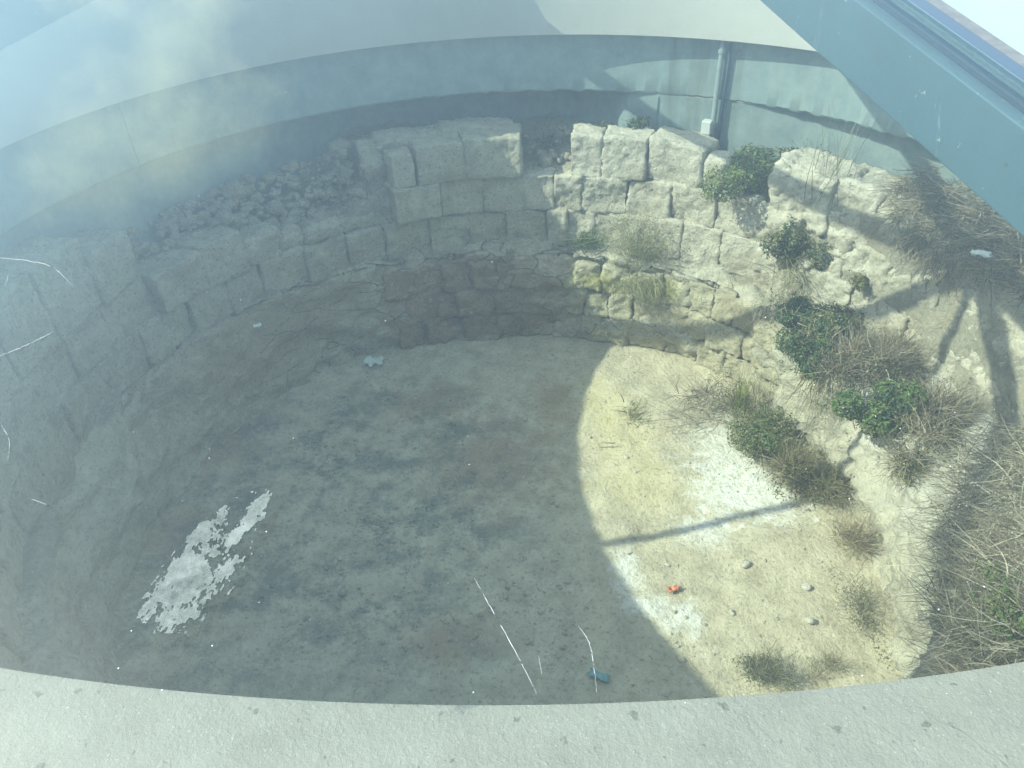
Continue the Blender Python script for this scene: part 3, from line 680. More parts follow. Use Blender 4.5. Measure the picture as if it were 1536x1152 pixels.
for pl, w in (([(-6, 387), (40, 391), (80, 402), (110, 430)], 0.00050), ([(-5, 536), (35, 520), (80, 498)], 0.00050), ([(712, 868), (738, 915), (772, 975), (805, 1040)], 0.00055),
              ([(868, 940), (884, 965), (892, 1010), (895, 1042)], 0.00040), ([(0, 635), (14, 660), (12, 690)], 0.0004), ([(48, 749), (70, 757)], 0.0004), ([(808, 985), (813, 1012)], 0.0003), ([(8, 428), (13, 413)], 0.0003)):
    V, Fc = on_pane_ribbon(curve(pl, 44, 0.3), w); mesh('scratch', V, Fc, M['scratch'], pane_near)
# flaking white residue
GX, GY = 190, 190; x0, x1, y0, y1 = 205, 425, 722, 950
V = []; Fc = []; vid = {}
def inside(px, py):
    t_ = (px - 290) * 0.0 ; 
    ax = np.array([0.60, -0.80]); pp = np.array([px - 312, py - 845.0]); u = pp @ ax; v = pp @ np.array([0.80, 0.60])
    e = 1 - (u / 132) ** 2 - (v / (50 - 0.10 * u)) ** 2
    n1 = noise.noise(Vector((u * 0.017, v * 0.05, 2.3))) + 0.65 * noise.noise(Vector((u * 0.05, v * 0.12, 7.7))) + 0.35 * noise.noise(Vector((u * 0.16, v * 0.3, 1.1)))
    return min(e, 0.6) * 0.7 - 2.2 * max(0.0, -e) + n1 * 1.15 - 0.30 + 0.55 * noise.noise(Vector((u * 0.09, v * 0.2, 9.1))) + 0.35 * noise.noise(Vector((u * 0.35, v * 0.5, 4.4)))
grid = np.array([[inside(x0 + (x1 - x0) * i / GX, y0 + (y1 - y0) * j / GY) for j in range(GY + 1)] for i in range(GX + 1)])
def vtx(i, j):
    if (i, j) not in vid:
        vid[(i, j)] = len(V); V.append(at_pane(x0 + (x1 - x0) * i / GX, y0 + (y1 - y0) * j / GY, 0.0005 + 0.0006 * max(0, min(1, grid[i, j]))))
    return vid[(i, j)]
def rpt(x, y):
    k = (round(x, 4), round(y, 4))
    if k not in vid:
        vid[k] = len(V); V.append(at_pane(x0 + (x1 - x0) * x / GX, y0 + (y1 - y0) * y / GY, 0.0008))
    return vid[k]
for i in range(GX):
    for j in range(GY):
        cs = [(i, j), (i + 1, j), (i + 1, j + 1), (i, j + 1)]; g4 = [grid[a_, b_] for a_, b_ in cs]
        if max(g4) <= 0: continue
        poly = []
        for k in range(4):
            (xa, ya), (xb, yb), ga, gb = cs[k], cs[(k + 1) % 4], g4[k], g4[(k + 1) % 4]
            if ga > 0: poly.append(rpt(xa, ya))
            if (ga > 0) != (gb > 0):
                u = ga / (ga - gb); poly.append(rpt(xa + (xb - xa) * u, ya + (yb - ya) * u))
        poly = list(dict.fromkeys(poly))
        if len(poly) >= 3: Fc.append(poly)
o = mesh('residue', V, Fc, M['residue'], pane_near); o['label'] = 'flaking pale residue stuck on the glass'
# dust specks
V = []; Fc = []
for i in range(260):
    px, py = rng.uniform(0, 1536), rng.uniform(0, 1060)
    q = at_pane(px, py); s = min(rng.gamma(1.2, 0.00014) + 0.00008, 0.0005)
    a_ = np.cross(PN, [1, 0, 0]); a_ /= np.linalg.norm(a_); b_ = np.cross(PN, a_); k0 = len(V)
    for k in range(6):
        w = k * math.pi / 3 + rng.uniform(-.4, .4); V.append(q + (a_ * math.cos(w) + b_ * math.sin(w)) * s * rng.uniform(0.6, 1.2) + PN * 0.0001)
    Fc.append(list(range(k0, k0 + 6)))
mesh('dust_specks', V, Fc, M['scratch'], pane_near, kind='stuff')

# ------------------------------------------------------------------ plants
def ribbons(base, dirs, length, width, bend, segs=5, grav=0.6, wig=0.25):
    """many thin tapering blades or twigs; all arguments per blade"""
    n = len(base); d = dirs / np.linalg.norm(dirs, axis=1, keepdims=True)
    side = np.cross(d, rng.normal(0, 1, (n, 3))); side /= np.linalg.norm(side, axis=1, keepdims=True) + 1e-9
    pos = base.copy(); V = np.zeros((n, segs + 1, 2, 3)); step = (length / segs)[:, None]
    for k in range(segs + 1):
        w = (width * (1 - 0.85 * k / segs))[:, None] * 0.5
        V[:, k, 0] = pos - side * w; V[:, k, 1] = pos + side * w
        d = d + bend * rng.normal(0, 1, (n, 3)) * wig; d[:, 2] -= grav * bend / segs
        d /= np.linalg.norm(d, axis=1, keepdims=True); pos = pos + d * step
    b = (np.arange(n) * (segs + 1) * 2)[:, None]; k = np.arange(segs)[None] * 2
    f = np.stack([b + k, b + k + 1, b + k + 3, b + k + 2], -1).reshape(-1, 4)
    return V.reshape(-1, 3), f, (segs + 1) * 2
def leaves(c, nrm, size, aspect=0.55):
    n = len(c); nrm = nrm / (np.linalg.norm(nrm, axis=1, keepdims=True) + 1e-9)
    u = np.cross(nrm, rng.normal(0, 1, (n, 3))); u /= np.linalg.norm(u, axis=1, keepdims=True) + 1e-9; v = np.cross(nrm, u)
    s = size[:, None]
    V = np.stack([c - u * s, c - v * s * aspect + nrm * s * 0.18, c + u * s, c + v * s * aspect + nrm * s * 0.18], 1)
    b = (np.arange(n) * 4)[:, None]
    f = np.concatenate([b + [0, 1, 2], b + [0, 2, 3]], 0)
    return V.reshape(-1, 3), f
def colvar(pal, n, reps, jit=0.18):
    pal = np.array(pal); c = pal[rng.integers(0, len(pal), n)] * rng.uniform(1 - jit, 1 + jit, (n, 1))
    return np.repeat(c, reps, 0)
GREEN = [(0.065, 0.12, 0.03), (0.09, 0.15, 0.04), (0.12, 0.17, 0.05), (0.17, 0.20, 0.065)]
DARK = [(0.035, 0.07, 0.03), (0.05, 0.095, 0.04), (0.07, 0.115, 0.045)]
BRIGHT = [(0.07, 0.14, 0.03), (0.10, 0.18, 0.035), (0.05, 0.11, 0.03), (0.16, 0.22, 0.05)]
OLIVE = [(0.14, 0.155, 0.055), (0.19, 0.19, 0.07), (0.12, 0.115, 0.055), (0.24, 0.22, 0.09)]
DRY = [(0.25, 0.205, 0.13), (0.33, 0.275, 0.18), (0.18, 0.145, 0.09), (0.42, 0.36, 0.25)]
GREYDRY = [(0.24, 0.215, 0.165), (0.34, 0.31, 0.245), (0.15, 0.13, 0.10), (0.42, 0.39, 0.32)]
STRAW = [(0.36, 0.33, 0.19), (0.44, 0.41, 0.25), (0.28, 0.27, 0.14), (0.22, 0.25, 0.10)]
def lumpy(n, c, rad, seed, shell=0.35, lumps=9):
    """points spread through an uneven clump of several lobes"""
    g = np.random.default_rng(seed)
    lc = g.normal(0, 0.40, (lumps, 3)); lc[:, 2] = np.abs(lc[:, 2]) * 0.8; lr = g.uniform(0.30, 0.60, lumps)
    k = g.integers(0, lumps, n); d = g.normal(0, 1, (n, 3)); d /= np.linalg.norm(d, axis=1, keepdims=True)
    rad_ = lr[k] * (1 - shell * g.random(n) ** 1.5) * g.uniform(0.9, 1.12, n)
    return (lc[k] + d * rad_[:, None]) * rad + c, d + [0, 0, 0.5]
def bush(name, label, cat, c, rad, nl, ls, pal, seed, pal2=None, twigs=60, twigpal=DRY, lumps=9, aspect=0.55, group=None, shell=0.5):
    c = np.array(c, float); rad = np.array(rad, float)
    t = thing(name, label, cat, c - [0, 0, rad[2] * 0.6], group)
    nl = int(nl * 2.6); pts, nr = lumpy(nl, c, rad, seed, shell, lumps)
    V, Fc = leaves(pts, nr + rng.normal(0, 0.55, (nl, 3)), 0.85 * ls * rng.uniform(0.35, 1.5, nl), aspect)
    cols = colvar(pal, nl, 4)
    if pal2 is not None:                       # a second tint in clumps
        msk = np.repeat(fbm(pts, 6 / max(rad.max() * 3, .3), seed, 2) > 0.12, 4); cols[msk] = colvar(pal2, nl, 4)[msk]
    VV, FF, CC = [V], Fc.tolist(), [cols]
    def add_(v, f, c_):
        b_ = sum(len(x) for x in VV); VV.append(v); FF.extend((np.asarray(f) + b_).tolist()); CC.append(c_)
    ns = 16 + int(rad.max() * 60)                        # shoots standing out of the clump
    sp, sn = lumpy(ns, c, rad, seed + 2, 0.25, lumps); sd_ = sn + rng.normal(0, 0.5, (ns, 3))
    V, Fc, k = ribbons(sp, sd_, rng.uniform(0.04, 0.11, ns) * (0.5 + rad.max() * 3), np.full(ns, 0.0035), 0.35)
    add_(V, Fc, colvar(pal, ns, k))
    tip = V.reshape(ns, -1, 3)[:, 2::2].reshape(-1, 3); tip = np.repeat(tip, 2, 0) + rng.normal(0, 0.006, (len(tip) * 2, 3))
    V, Fc = leaves(tip, rng.normal(0, 1, tip.shape), ls * rng.uniform(0.4, 0.8, len(tip)), aspect)
    add_(V, Fc, colvar(pal2 or pal, len(tip), 4))
    nd = nl // 3; pd, nn_ = lumpy(nd, c, rad * 1.02, seed, shell, lumps)            # dead leaves among the live ones
    V, Fc = leaves(pd, nn_ + rng.normal(0, 0.7, (nd, 3)), 0.7 * ls * rng.uniform(0.6, 1.2, nd), aspect)
    add_(V, Fc, colvar(DRY + OLIVE, nd, 4))
    mesh('foliage', np.concatenate(VV), FF, M['foliage'], t, False, cols=np.concatenate(CC))
    if twigs:
        p2, _ = lumpy(twigs, c, rad * 0.9, seed + 1, 0.8, lumps); b = c + rng.normal(0, 0.18, (twigs, 3)) * rad - [0, 0, rad[2] * 0.6]
        d = p2 - b; L = np.linalg.norm(d, axis=1) * 1.1
        V, Fc, k = ribbons(b, d, L, np.full(twigs, 0.006), 0.25)
        mesh('twigs', V, Fc, M['foliage'], t, False, cols=colvar(twigpal, twigs, k))
    return t
def brush(name, label, cat, c, rad, n, length, width, pal, seed, updir=(0, 0, 0.5), grav=0.8, bend=0.5, group=None, nl=0, lpal=None, ls=0.012, spread=1.0, segs=6):
    """dry tangle of twigs"""
    c = np.array(c, float); rad = np.array(rad, float)
    t = thing(name, label, cat, c - [0, 0, rad[2] * 0.6], group)
    pts, nr = lumpy(n, c, rad, seed, 0.8, 12)
    d = nr * spread + rng.normal(0, 0.6, (n, 3)) + np.array(updir)
    V, Fc, k = ribbons(pts, d, length * rng.uniform(0.5, 1.4, n), width * rng.uniform(0.6, 1.5, n), bend, segs, grav)
    mesh('stems', V, Fc, M['foliage'], t, False, cols=colvar(pal, n, k))
    if nl:
        pts, nr = lumpy(nl, c, rad, seed + 5, 0.6, 9)
        V, Fc = leaves(pts, nr + rng.normal(0, 0.6, (nl, 3)), ls * rng.uniform(0.6, 1.3, nl))
        mesh('foliage', V, Fc, M['foliage'], t, False, cols=colvar(lpal or OLIVE, nl, 4))
    return t
def tuft(name, label, cat, c, spread, n, length, width, pal, lean=(0, 0, 1), grav=1.0, bend=0.3, splay=0.35, group=None, heads=False):
    c = np.array(c, float)
    t = thing(name, label, cat, c, group)
    b = c + rng.normal(0, 1, (n, 3)) * np.array(spread)
    d = np.array(lean) + rng.normal(0, splay, (n, 3))
    V, Fc, k = ribbons(b, d, length * rng.uniform(0.5, 1.2, n), width * rng.uniform(0.7, 1.3, n), bend, 6, grav, 0.18)
    mesh('blades', V, Fc, M['foliage'], t, False, cols=colvar(pal, n, k))
    if heads:
        tip = V.reshape(n, -1, 3)[:, -2]; nh = n * 5; q = np.repeat(tip, 5, 0) + rng.normal(0, 0.018, (nh, 3))
        V, Fc = leaves(q, rng.normal(0, 1, (nh, 3)), np.full(nh, 0.006)); mesh('seed_heads', V, Fc, M['foliage'], t, False, cols=colvar(pal, nh, 4))
    return t

# on the masonry
bush('ivy_bush', 'leafy green bush sprawling over the wall right of the upright blocks, below the pipe', 'bush', at_r(1135, 262, 2.16) + [0, 0, 0.0], (0.23, 0.20, 0.18), 3000, 0.013, GREEN, 1, [(0.14, 0.20, 0.045), (0.18, 0.22, 0.06)], 40)
bush('creeper', 'low dark creeper running right from the leafy bush along the wall top', 'creeper', at_r(1205, 240, 2.28), (0.20, 0.16, 0.05), 700, 0.010, DARK, 2, OLIVE, 30)
bush('hanging_shrub', 'dark green shrub growing out of the wall face under the broken rock', 'bush', at_r(1190, 375, 2.02), (0.15, 0.12, 0.17), 1900, 0.011, DARK, 3, OLIVE, 120)
tuft('dry_creeper', 'straw-coloured stems trailing from the dark shrub on the wall face', 'creeper', at_r(1190, 400, 2.0), (0.08, 0.06, 0.05), 130, 0.30, 0.004, OLIVE + STRAW, (0, -0.4, -0.2), 1.6, 0.5, 0.5)
tuft('tall_weed', 'tall sparse weed of thin bare stems against the concrete above the weathered rock', 'weed', at_r(1235, 300, 2.10), (0.07, 0.05, 0.03), 46, 0.58, 0.0036, OLIVE + GREYDRY, (0.05, -0.05, 1), 0.25, 0.35, 0.2)
tuft('grass_tuft', 'bright green grass tuft on the ledge against the sunlit masonry', 'grass tuft', at_r(882, 362, 1.97), (0.06, 0.03, 0.01), 260, 0.13, 0.0045, BRIGHT, (0.1, -0.3, 0.7), 1.6, 0.5, 0.6)
tuft('dry_grass', 'tall pale dry grass clump standing on the ledge in the sun', 'grass clump', at_r(955, 400, 1.93), (0.07, 0.04, 0.02), 420, 0.34, 0.0032, STRAW + [(0.2, 0.22, 0.11)], (0, -0.15, 1), 0.9, 0.35, 0.33, heads=True)
tuft('drooping_grass', 'yellowish grass drooping over the ledge below the pale clump', 'grass clump', at_r(960, 425, 1.80), (0.10, 0.03, 0.03), 420, 0.20, 0.0034, STRAW, (0, -0.6, 0.1), 2.4, 0.5, 0.5)
tuft('long_straw', 'a few long straws lying out leftwards from the green tuft', 'straw', at_r(900, 355, 1.94), (0.03, 0.02, 0.01), 7, 0.36, 0.004, STRAW, (-1, -0.2, 0.12), 0.3, 0.12, 0.12)
tuft('spiky_grass', 'small spiky pale tuft at the shadow edge on the low rock wall', 'grass tuft', at_r(905, 492, 1.81), (0.03, 0.02, 0.02), 46, 0.13, 0.004, STRAW, (-0.5, -0.6, 0.1), 1.2, 0.4, 0.6)
bush('wall_top_weed', 'dark tuft of weeds sticking up behind the two upright blocks', 'weed', at_r(958, 190, 2.30), (0.07, 0.06, 0.07), 380, 0.010, DARK, 5, None, 30)
bush('wall_top_plant', 'thin olive weeds behind the left upright block', 'weed', at_r(895, 195, 2.28), (0.12, 0.06, 0.035), 320, 0.008, OLIVE, 6, DARK, 30)
bush('gap_weed', 'small dark weeds in the gap beside the tall pier', 'weed', at_r(825, 212, 2.34), (0.10, 0.05, 0.035), 260, 0.008, DARK, 7, None, 20)
def mat_of_stems(name, label, cat, base, dirs, length, width, pal, grav=1.0, bend=0.35, dark=None):
    n = len(base); t = thing(name, label, cat, base.mean(0))
    V, Fc, k = ribbons(base, dirs, length * rng.uniform(0.4, 1.4, n), width * rng.uniform(0.6, 1.5, n), bend, 6, grav)
    cols = colvar(pal, n, k)
    if dark is not None: cols = cols * np.repeat(dark, k)[:, None]
    mesh('stems', V, Fc, M['foliage'], t, False, cols=cols); return t
n = 5200; az_ = rng.uniform(-8, 24.5, n); s_ = rng.uniform(0, 1.3, n) * np.interp(az_, [-8, 0, 8, 14, 20, 24.5], [0.6, 0.75, 0.9, 1.0, 0.9, 0.6])
rr2 = np.where(s_ < 1, 2.44 - 0.36 * s_, 2.08 - 0.02 * (s_ - 1)) + rng.normal(0, 0.02, n)
zz2 = np.where(s_ < 1, 1.46 - 0.05 * s_ ** 2, 1.41 - (s_ - 1) * 0.85) + rng.normal(0, 0.025, n) + 0.05 * np.sin(az_ * 1.1) * (s_ < 1)
base = P(az_, rr2, zz2); e_ = np.stack([np.cos(np.radians(az_)), np.sin(np.radians(az_)), 0 * az_], -1); q_ = np.stack([-e_[:, 1], e_[:, 0], 0 * az_], -1)
dirs = -e_ * np.where(s_ < 1, 0.7, 0.25)[:, None] + q_ * rng.normal(0.1, 0.8, n)[:, None] + rng.normal(0, 0.3, (n, 3)); dirs[:, 2] += np.where(s_ < 1, 0.12, -0.9)
dirs_l = np.where(s_ < 1, 0.15, 0.10)
mat_of_stems('hanging_thatch', 'dense grey-brown mat of dead creeper hanging over the wall beneath the steel rafter', 'dead creeper', base, dirs, dirs_l, 0.0042, GREYDRY[:3] + DRY[:3])  # palette kept dark for the rafter's shade on the mat
bush('rock_weed', 'small yellow-green weed in a crack of the weathered rock', 'weed', at_r(1290, 425, 2.03), (0.05, 0.05, 0.06), 230, 0.009, OLIVE + [(0.2, 0.2, 0.07)], 8, None, 40)
# along the right-hand ledge
bush('dark_ledge_bush', 'dark green bush at the back corner of the right ledge', 'bush', at_z(1195, 478, 0.72), (0.13, 0.11, 0.09), 1700, 0.011, DARK, 21, None, 60)
bush('trailing_bush', 'dark trailing bush behind the brown twigs on the right ledge', 'bush', at_z(1265, 488, 0.74), (0.24, 0.14, 0.08), 2000, 0.010, DARK + OLIVE[:1], 22, OLIVE, 140)
bush('green_lip_bush', 'medium green bush spilling over the lip left of the brown twigs', 'bush', at_z(1218, 540, 0.66), (0.15, 0.16, 0.16), 2600, 0.010, GREEN, 23, DARK, 90)
brush('brown_twig_bush', 'rusty brown twiggy shrub in the middle of the right ledge', 'shrub', at_z(1300, 545, 0.68), (0.24, 0.17, 0.13), 2600, 0.12, 0.0036, DRY + GREYDRY, 24, (0, -0.1, 0.4), 0.9, 0.5, nl=1800, lpal=DRY + OLIVE, ls=0.008)
bush('round_green_bush', 'round bright green bush at the front of the right ledge', 'bush', at_z(1322, 618, 0.68), (0.19, 0.20, 0.17), 4200, 0.011, BRIGHT, 25, DARK, 60)
brush('dead_ledge_shrub', 'pale brown dead shrub right of the round green bush', 'shrub', at_z(1395, 625, 0.72), (0.12, 0.15, 0.10), 1300, 0.15, 0.0036, DRY + GREYDRY, 26, (0.2, -0.2, 0.3), 1.0, 0.5)
brush('small_lip_shrub', 'small olive shrub hanging below the round green bush', 'shrub', at_z(1360, 705, 0.62), (0.08, 0.09, 0.08), 420, 0.09, 0.003, OLIVE + DRY, 27, (-0.2, -0.2, -0.2), 1.0, 0.5, nl=260, lpal=OLIVE)
tuft('ledge_hanger', 'thin stems hanging down the wall under the green lip bush', 'creeper', at_z(1225, 575, 0.6), (0.06, 0.05, 0.03), 80, 0.32, 0.0032, OLIVE + DRY, (-0.15, -0.1, -0.8), 0.8, 0.4, 0.35)
n = 8000; py_ = rng.uniform(635, 1080, n); px_ = rng.uniform(np.interp(py_, [635, 680, 760, 850, 930, 1080], [1490, 1440, 1408, 1408, 1420, 1425]), 1720, n)
hz = 0.72 + rng.uniform(0, 1, n) ** 0.7 * 0.26 * np.clip((px_ - np.interp(py_, [635, 760, 1080], [1460, 1400, 1410])) / 110, 0.1, 1)
base = np.array([at_z(a_, b_, c_) for a_, b_, c_ in zip(px_, py_, hz)])
cl_ = fbm(base, 3.5, 21, 2); dirs = np.stack([-0.9 + cl_ * 0.6, -0.1 + cl_ * 1.5, 0.18 + 0 * cl_], -1) + rng.normal(0, 0.62, (n, 3)) * [1, 1, 0.6]
mat_of_stems('big_dead_brush', 'large heap of dry dead brush at the right edge above the pale wall strip', 'dead brush', base, dirs, 0.19, 0.0036, [(0.36, 0.32, 0.235), (0.46, 0.42, 0.32), (0.27, 0.23, 0.165), (0.54, 0.50, 0.40), (0.2, 0.165, 0.115)], 0.5, 0.55)
bush('green_sprig', 'small yellow-green sprig growing in the big heap of dead brush', 'bush', at_z(1505, 905, 0.95), (0.08, 0.10, 0.06), 420, 0.009, [(0.12, 0.17, 0.05), (0.17, 0.2, 0.07)] + GREEN, 29, None, 20)
brush('front_dead_brush', 'low mat of dead grass in front of the big heap, next to the rim', 'dead brush', at_z(1475, 960, 0.82), (0.12, 0.2, 0.08), 1300, 0.13, 0.003, GREYDRY + OLIVE[:2], 30, (-0.3, -0.2, 0.4), 0.8, 0.45, spread=0.8)
def trail(name, label, cat, path, z0, spread, nst, nlf, pal, lpal, length=0.12, hgt=0.10):
    pp = curve(path, 60); k = rng.integers(0, 60, nst + nlf)
    px_ = pp[k, 0] + rng.normal(0, spread, len(k)); py_ = pp[k, 1] + rng.normal(0, spread * 0.8, len(k))
    base = np.array([at_z(a_, b_, z0) for a_, b_ in zip(px_, py_)]); base[:, 2] += np.abs(rng.normal(0, hgt * 0.6, len(k)))
    keep = fbm(base, 7, 31, 2) > -0.15; t = thing(name, label, cat, base.mean(0))
    b = base[:nst]; V, Fc, q = ribbons(b, rng.normal(0, 0.7, (nst, 3)) + [-0.1, -0.2, 0.35], length * rng.uniform(0.4, 1.4, nst), 0.0032 * rng.uniform(0.6, 1.5, nst), 0.55, 6, 1.0)
    mesh('stems', V, Fc, M['foliage'], t, False, cols=colvar(pal, nst, q))
    c = base[nst:][keep[nst:]]; V, Fc = leaves(c + rng.normal(0, 0.01, c.shape), rng.normal(0, 0.7, c.shape) + [0, 0, 0.6], 0.0085 * rng.uniform(0.5, 1.3, len(c)))
    mesh('foliage', V, Fc, M['foliage'], t, False, cols=colvar(lpal, len(c), 4)); return t
trail('ledge_growth', 'grey-brown and olive low growth trailing along the right ledge between the green bushes', 'undergrowth', [(1165, 465), (1215, 500), (1270, 540), (1320, 560), (1370, 600), (1410, 640), (1370, 700)], 0.66, 24, 2600, 3600, DRY + GREYDRY, OLIVE + DARK + DRY[:2])
trail('floor_growth', 'straggling olive growth along the foot of the right wall below the vine', 'undergrowth', [(1085, 590), (1125, 640), (1165, 690), (1215, 725), (1258, 745)], 0.03, 20, 1500, 2600, DRY + OLIVE, OLIVE + GREEN[:2] + DRY[:2], 0.12, 0.13)
# on the pit floor
bush('floor_shrub', 'olive and green shrub on the floor at the foot of the right wall', 'shrub', at_z(1140, 655, 0.12), (0.18, 0.22, 0.15), 2300, 0.010, OLIVE + GREEN, 41, GREEN, 120)
brush('floor_dead_shrub', 'brown dry shrub on the floor beside the white salt patch', 'shrub', at_z(1205, 715, 0.1), (0.18, 0.18, 0.11), 1700, 0.12, 0.0032, DRY + OLIVE, 42, (0.1, 0, 0.5), 0.9, 0.5, nl=900, lpal=OLIVE + DRY[:2], ls=0.009)
tuft('bright_vine', 'yellow-green vine climbing from the floor shrub', 'vine', at_z(1112, 612, 0.10), (0.02, 0.02, 0.04), 60, 0.22, 0.007, [(0.22, 0.27, 0.05), (0.28, 0.30, 0.07)], (-0.05, 0.1, 1), 0.4, 0.3, 0.22)
tuft('bare_stems', 'tall bare stems rising in front of the shaded foot of the wall', 'weed', at_z(1150, 610, 0.05), (0.14, 0.06, 0.02), 110, 0.42, 0.003, GREYDRY + OLIVE, (0, 0, 1), 0.3, 0.35, 0.18)
brush('wiry_shrub', 'dark wiry leafless shrub on the floor left of the vine', 'shrub', at_z(1055, 600, 0.08), (0.18, 0.14, 0.09), 260, 0.20, 0.0036, GREYDRY[:3] + [(0.09, 0.075, 0.055)], 43, (-0.3, -0.1, 0.3), 0.8, 0.8)
tuft('yellow_sprig', 'small yellow sprig on the sunlit floor near the shadow edge', 'weed', at_z(950, 620, 0.02), (0.04, 0.06, 0.01), 90, 0.10, 0.006, STRAW + OLIVE, (0.2, 0.3, 0.7), 1.2, 0.5, 0.7)
tuft('fallen_twigs', 'long thin twigs lying on the sunlit floor', 'twigs', at_z(1040, 632, 0.03), (0.08, 0.05, 0.01), 16, 0.42, 0.005, GREYDRY[:3], (-1, 0.1, 0.06), 0.25, 0.2, 0.3)
brush('dead_floor_weed', 'dead brown weed by the foot of the pale wall strip', 'weed', at_z(1280, 812, 0.06), (0.11, 0.10, 0.07), 420, 0.12, 0.003, DRY + STRAW[:1], 44, (0.3, 0, 0.5), 0.8, 0.6)
brush('sparse_floor_weed', 'sparse grey weeds on the floor along the pale wall strip', 'weed', at_z(1290, 905, 0.03), (0.10, 0.22, 0.04), 420, 0.09, 0.0022, OLIVE + GREYDRY, 45, (0, 0, 0.5), 0.8, 0.6, nl=420, lpal=OLIVE, ls=0.006)
brush('rim_weed', 'low grey-green weed on the floor next to the near rim', 'weed', at_z(1150, 1008, 0.05), (0.13, 0.08, 0.06), 700, 0.08, 0.0022, GREYDRY + OLIVE, 46, (0, 0.1, 0.5), 0.7, 0.6, nl=900, lpal=DARK + OLIVE, ls=0.005)
brush('rim_dry_weed', 'thin dry weeds right of the grey-green weed by the rim', 'weed', at_z(1245, 1000, 0.03), (0.12, 0.05, 0.03), 260, 0.07, 0.002, OLIVE + DRY, 47, (0, 0.1, 0.5), 0.7, 0.6)

# ------------------------------------------------------------------ small loose things on the floor
def fz(q): return float(floor_h(np.array([[q[0], q[1], 0]]))[0])
def stone(px, py, s, label, mat='chalk', seed=0, name='loose_stone'):
    q = at_z(px, py, 0.0); q[2] = fz(q) + s * 0.35
    V, Fc = pebble(q, s, 900 + seed, 0.65)
    ob = mesh(name, V, Fc, M[mat])
    sb = ob.modifiers.new('round', 'SUBSURF'); sb.levels = sb.render_levels = 2
    tag(ob, label, 'stone', 'loose stones on the pit floor'); return ob
stone(1119, 846, 0.036, 'pale rounded stone below the thin rafter shadow on the sunlit floor', seed=1)
stone(1209, 882, 0.034, 'flat pale stone on the floor toward the foot of the right wall', seed=2)
stone(1213, 934, 0.030, 'long pale stone nearest the rim weed on the sunlit floor', seed=3)
stone(940, 688, 0.018, 'small grey stone on the yellow floor near the shadow edge', seed=4)
stone(1002, 845, 0.016, 'tiny stone above the orange scrap', seed=5)
stone(1098, 918, 0.018, 'small pale pebble below and right of the orange scrap', seed=6)
stone(515, 895, 0.038, 'dark stone in the shaded gravel near the rim', 'core', 7)
stone(570, 800, 0.030, 'dark stone in the gravel heap in the shaded middle of the floor', 'core', 8)
# gravel
pts = []; sz = []
cl = [(590, 800, 0.30, 260), (490, 690, 0.25, 200), (480, 930, 0.28, 200), (780, 890, 0.26, 160), (650, 640, 0.35, 160), (420, 800, 0.4, 260), (560, 560, 0.3, 160), (350, 880, 0.3, 160), (620, 930, 0.35, 220), (480, 620, 0.3, 160), (860, 960, 0.2, 90), (560, 790, 0.12, 160), (470, 700, 0.12, 120), (700, 760, 0.3, 90)]
for px, py, sp, k in cl:
    q = at_z(px, py, 0)
    for i in range(int(k * 0.7)):
        u = q + rng.normal(0, sp * 0.55, 3); u[2] = 0; pts.append(u); sz.append(min(rng.gamma(1.6, 0.0032) + 0.002, 0.018))
for i in range(1700):
    a = rng.uniform(0, 360); r = 1.85 * math.sqrt(rng.random()); q = P(a, r, 0.0)
    pts.append(q); sz.append(rng.gamma(1.3, 0.0022) + 0.0018)
pts = np.array(pts); pts[:, 2] = floor_h(pts) + np.array(sz) * 0.3
big_ = len(pts) - 1700
V, Fc = pile(pts[:big_], sz[:big_], 2000); mesh('gravel', V, Fc, M['floor'], kind='stuff', smooth=False)
V, Fc = pile(pts[big_:], sz[big_:], 6000); mesh('gravel', V, Fc, M['pale'], kind='stuff', smooth=False)

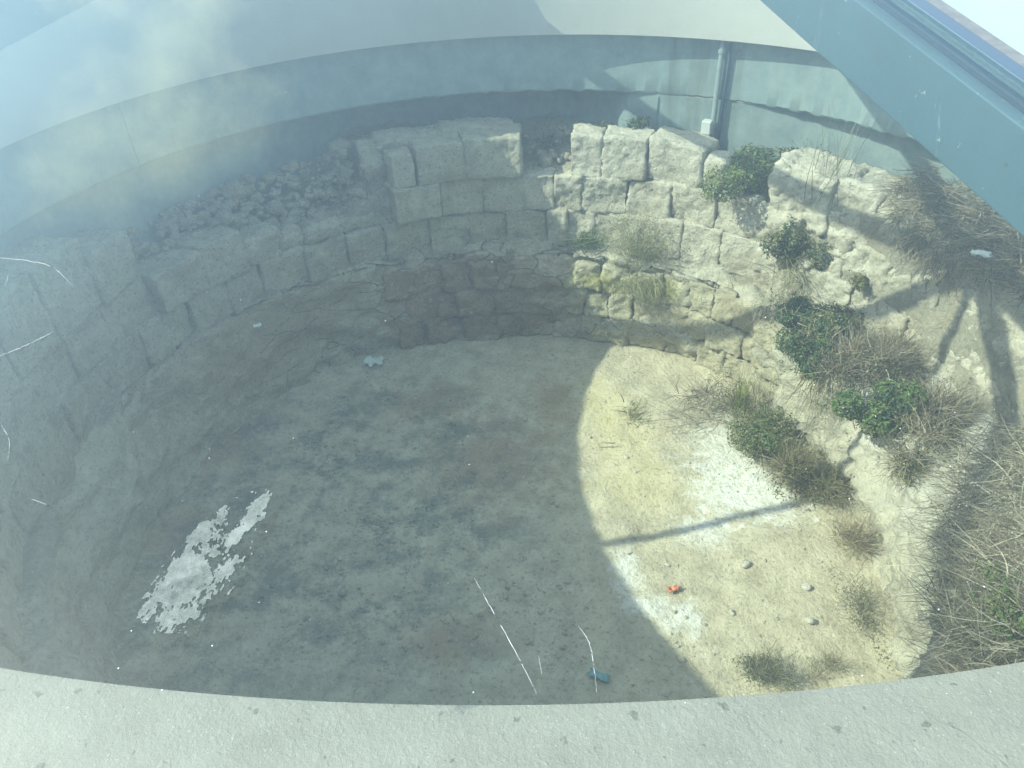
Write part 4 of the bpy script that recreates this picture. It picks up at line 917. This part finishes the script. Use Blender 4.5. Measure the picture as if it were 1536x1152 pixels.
def scrap(name, label, cat, px, py, hx, hy, rotz, mat, z=0.02, crumple=0.008, seed=0, z0=None):
    q = at_z(px, py, z if z0 is None else z0)
    if z0 is None: q[2] = fz(q) + 0.012 + crumple * 0.9
    g = np.random.default_rng(seed); nx, ny = 9, 7; ca, sa = math.cos(rotz), math.sin(rotz)
    V = []
    for lay in (0.003, -0.003):
        for i in range(nx):
            for j in range(ny):
                u, v = (i / (nx - 1) * 2 - 1), (j / (ny - 1) * 2 - 1)
                x = u * hx * (1 + 0.12 * math.sin(4 * v + seed)); y = v * hy * (1 + 0.15 * math.cos(5 * u + seed))
                zz = crumple * (noise.noise(Vector((u * 1.7 + seed, v * 1.7, 0))) * 2 + 0.4 * noise.noise(Vector((u * 5, v * 5 + seed, 3)))) + lay
                V.append(q + [x * ca - y * sa, x * sa + y * ca, zz])
    f1 = grid_faces(nx, ny); Fc = f1[:, ::-1].tolist() + (f1 + nx * ny).tolist()
    bd = [(i, 0) for i in range(nx)] + [(nx-1, j) for j in range(1, ny)] + [(i, ny-1) for i in range(nx-2, -1, -1)] + [(0, j) for j in range(ny-2, 0, -1)]
    ids = [i * ny + j for i, j in bd]
    for a_, b_ in zip(ids, ids[1:] + ids[:1]): Fc.append([a_, b_, b_ + nx * ny, a_ + nx * ny])
    o = mesh(name, V, Fc, M[mat], smooth=True); return tag(o, label, cat)
scrap('packet', 'crumpled pale mint packet lying in the shade near the back of the floor', 'litter', 561, 545, 0.065, 0.045, 0.2, 'mint', seed=1, crumple=0.02)
scrap('orange_scrap', 'small orange plastic scrap on the sunlit floor', 'litter', 1010, 881, 0.028, 0.015, 0.3, 'orange', seed=2, crumple=0.012)
scrap('teal_wrapper', 'teal wrapper strip in the shade close to the near rim', 'litter', 898, 1009, 0.045, 0.018, -0.5, 'teal', seed=3, crumple=0.012)
scrap('teal_scrap', 'tiny teal scrap on the ledge of the left wall', 'litter', 386, 488, 0.022, 0.014, 0.3, 'mint', seed=4, z0=0.775)
scrap('white_scrap', 'small white plastic scrap caught in the hanging dry mat', 'litter', 1472, 380, 0.035, 0.018, -0.4, 'white', seed=6, z0=1.55)
q0, q1 = at_z(888, 664, 0.03), at_z(922, 665, 0.03)
V, Fc = tube([q0, (q0 + q1) / 2 + [0, 0, 0.004], q1], [0.004, 0.005, 0.003], 6)
tag(mesh('stick', V, Fc, M['wood']), 'short pale stick lying on the yellow floor at the shadow edge', 'stick')
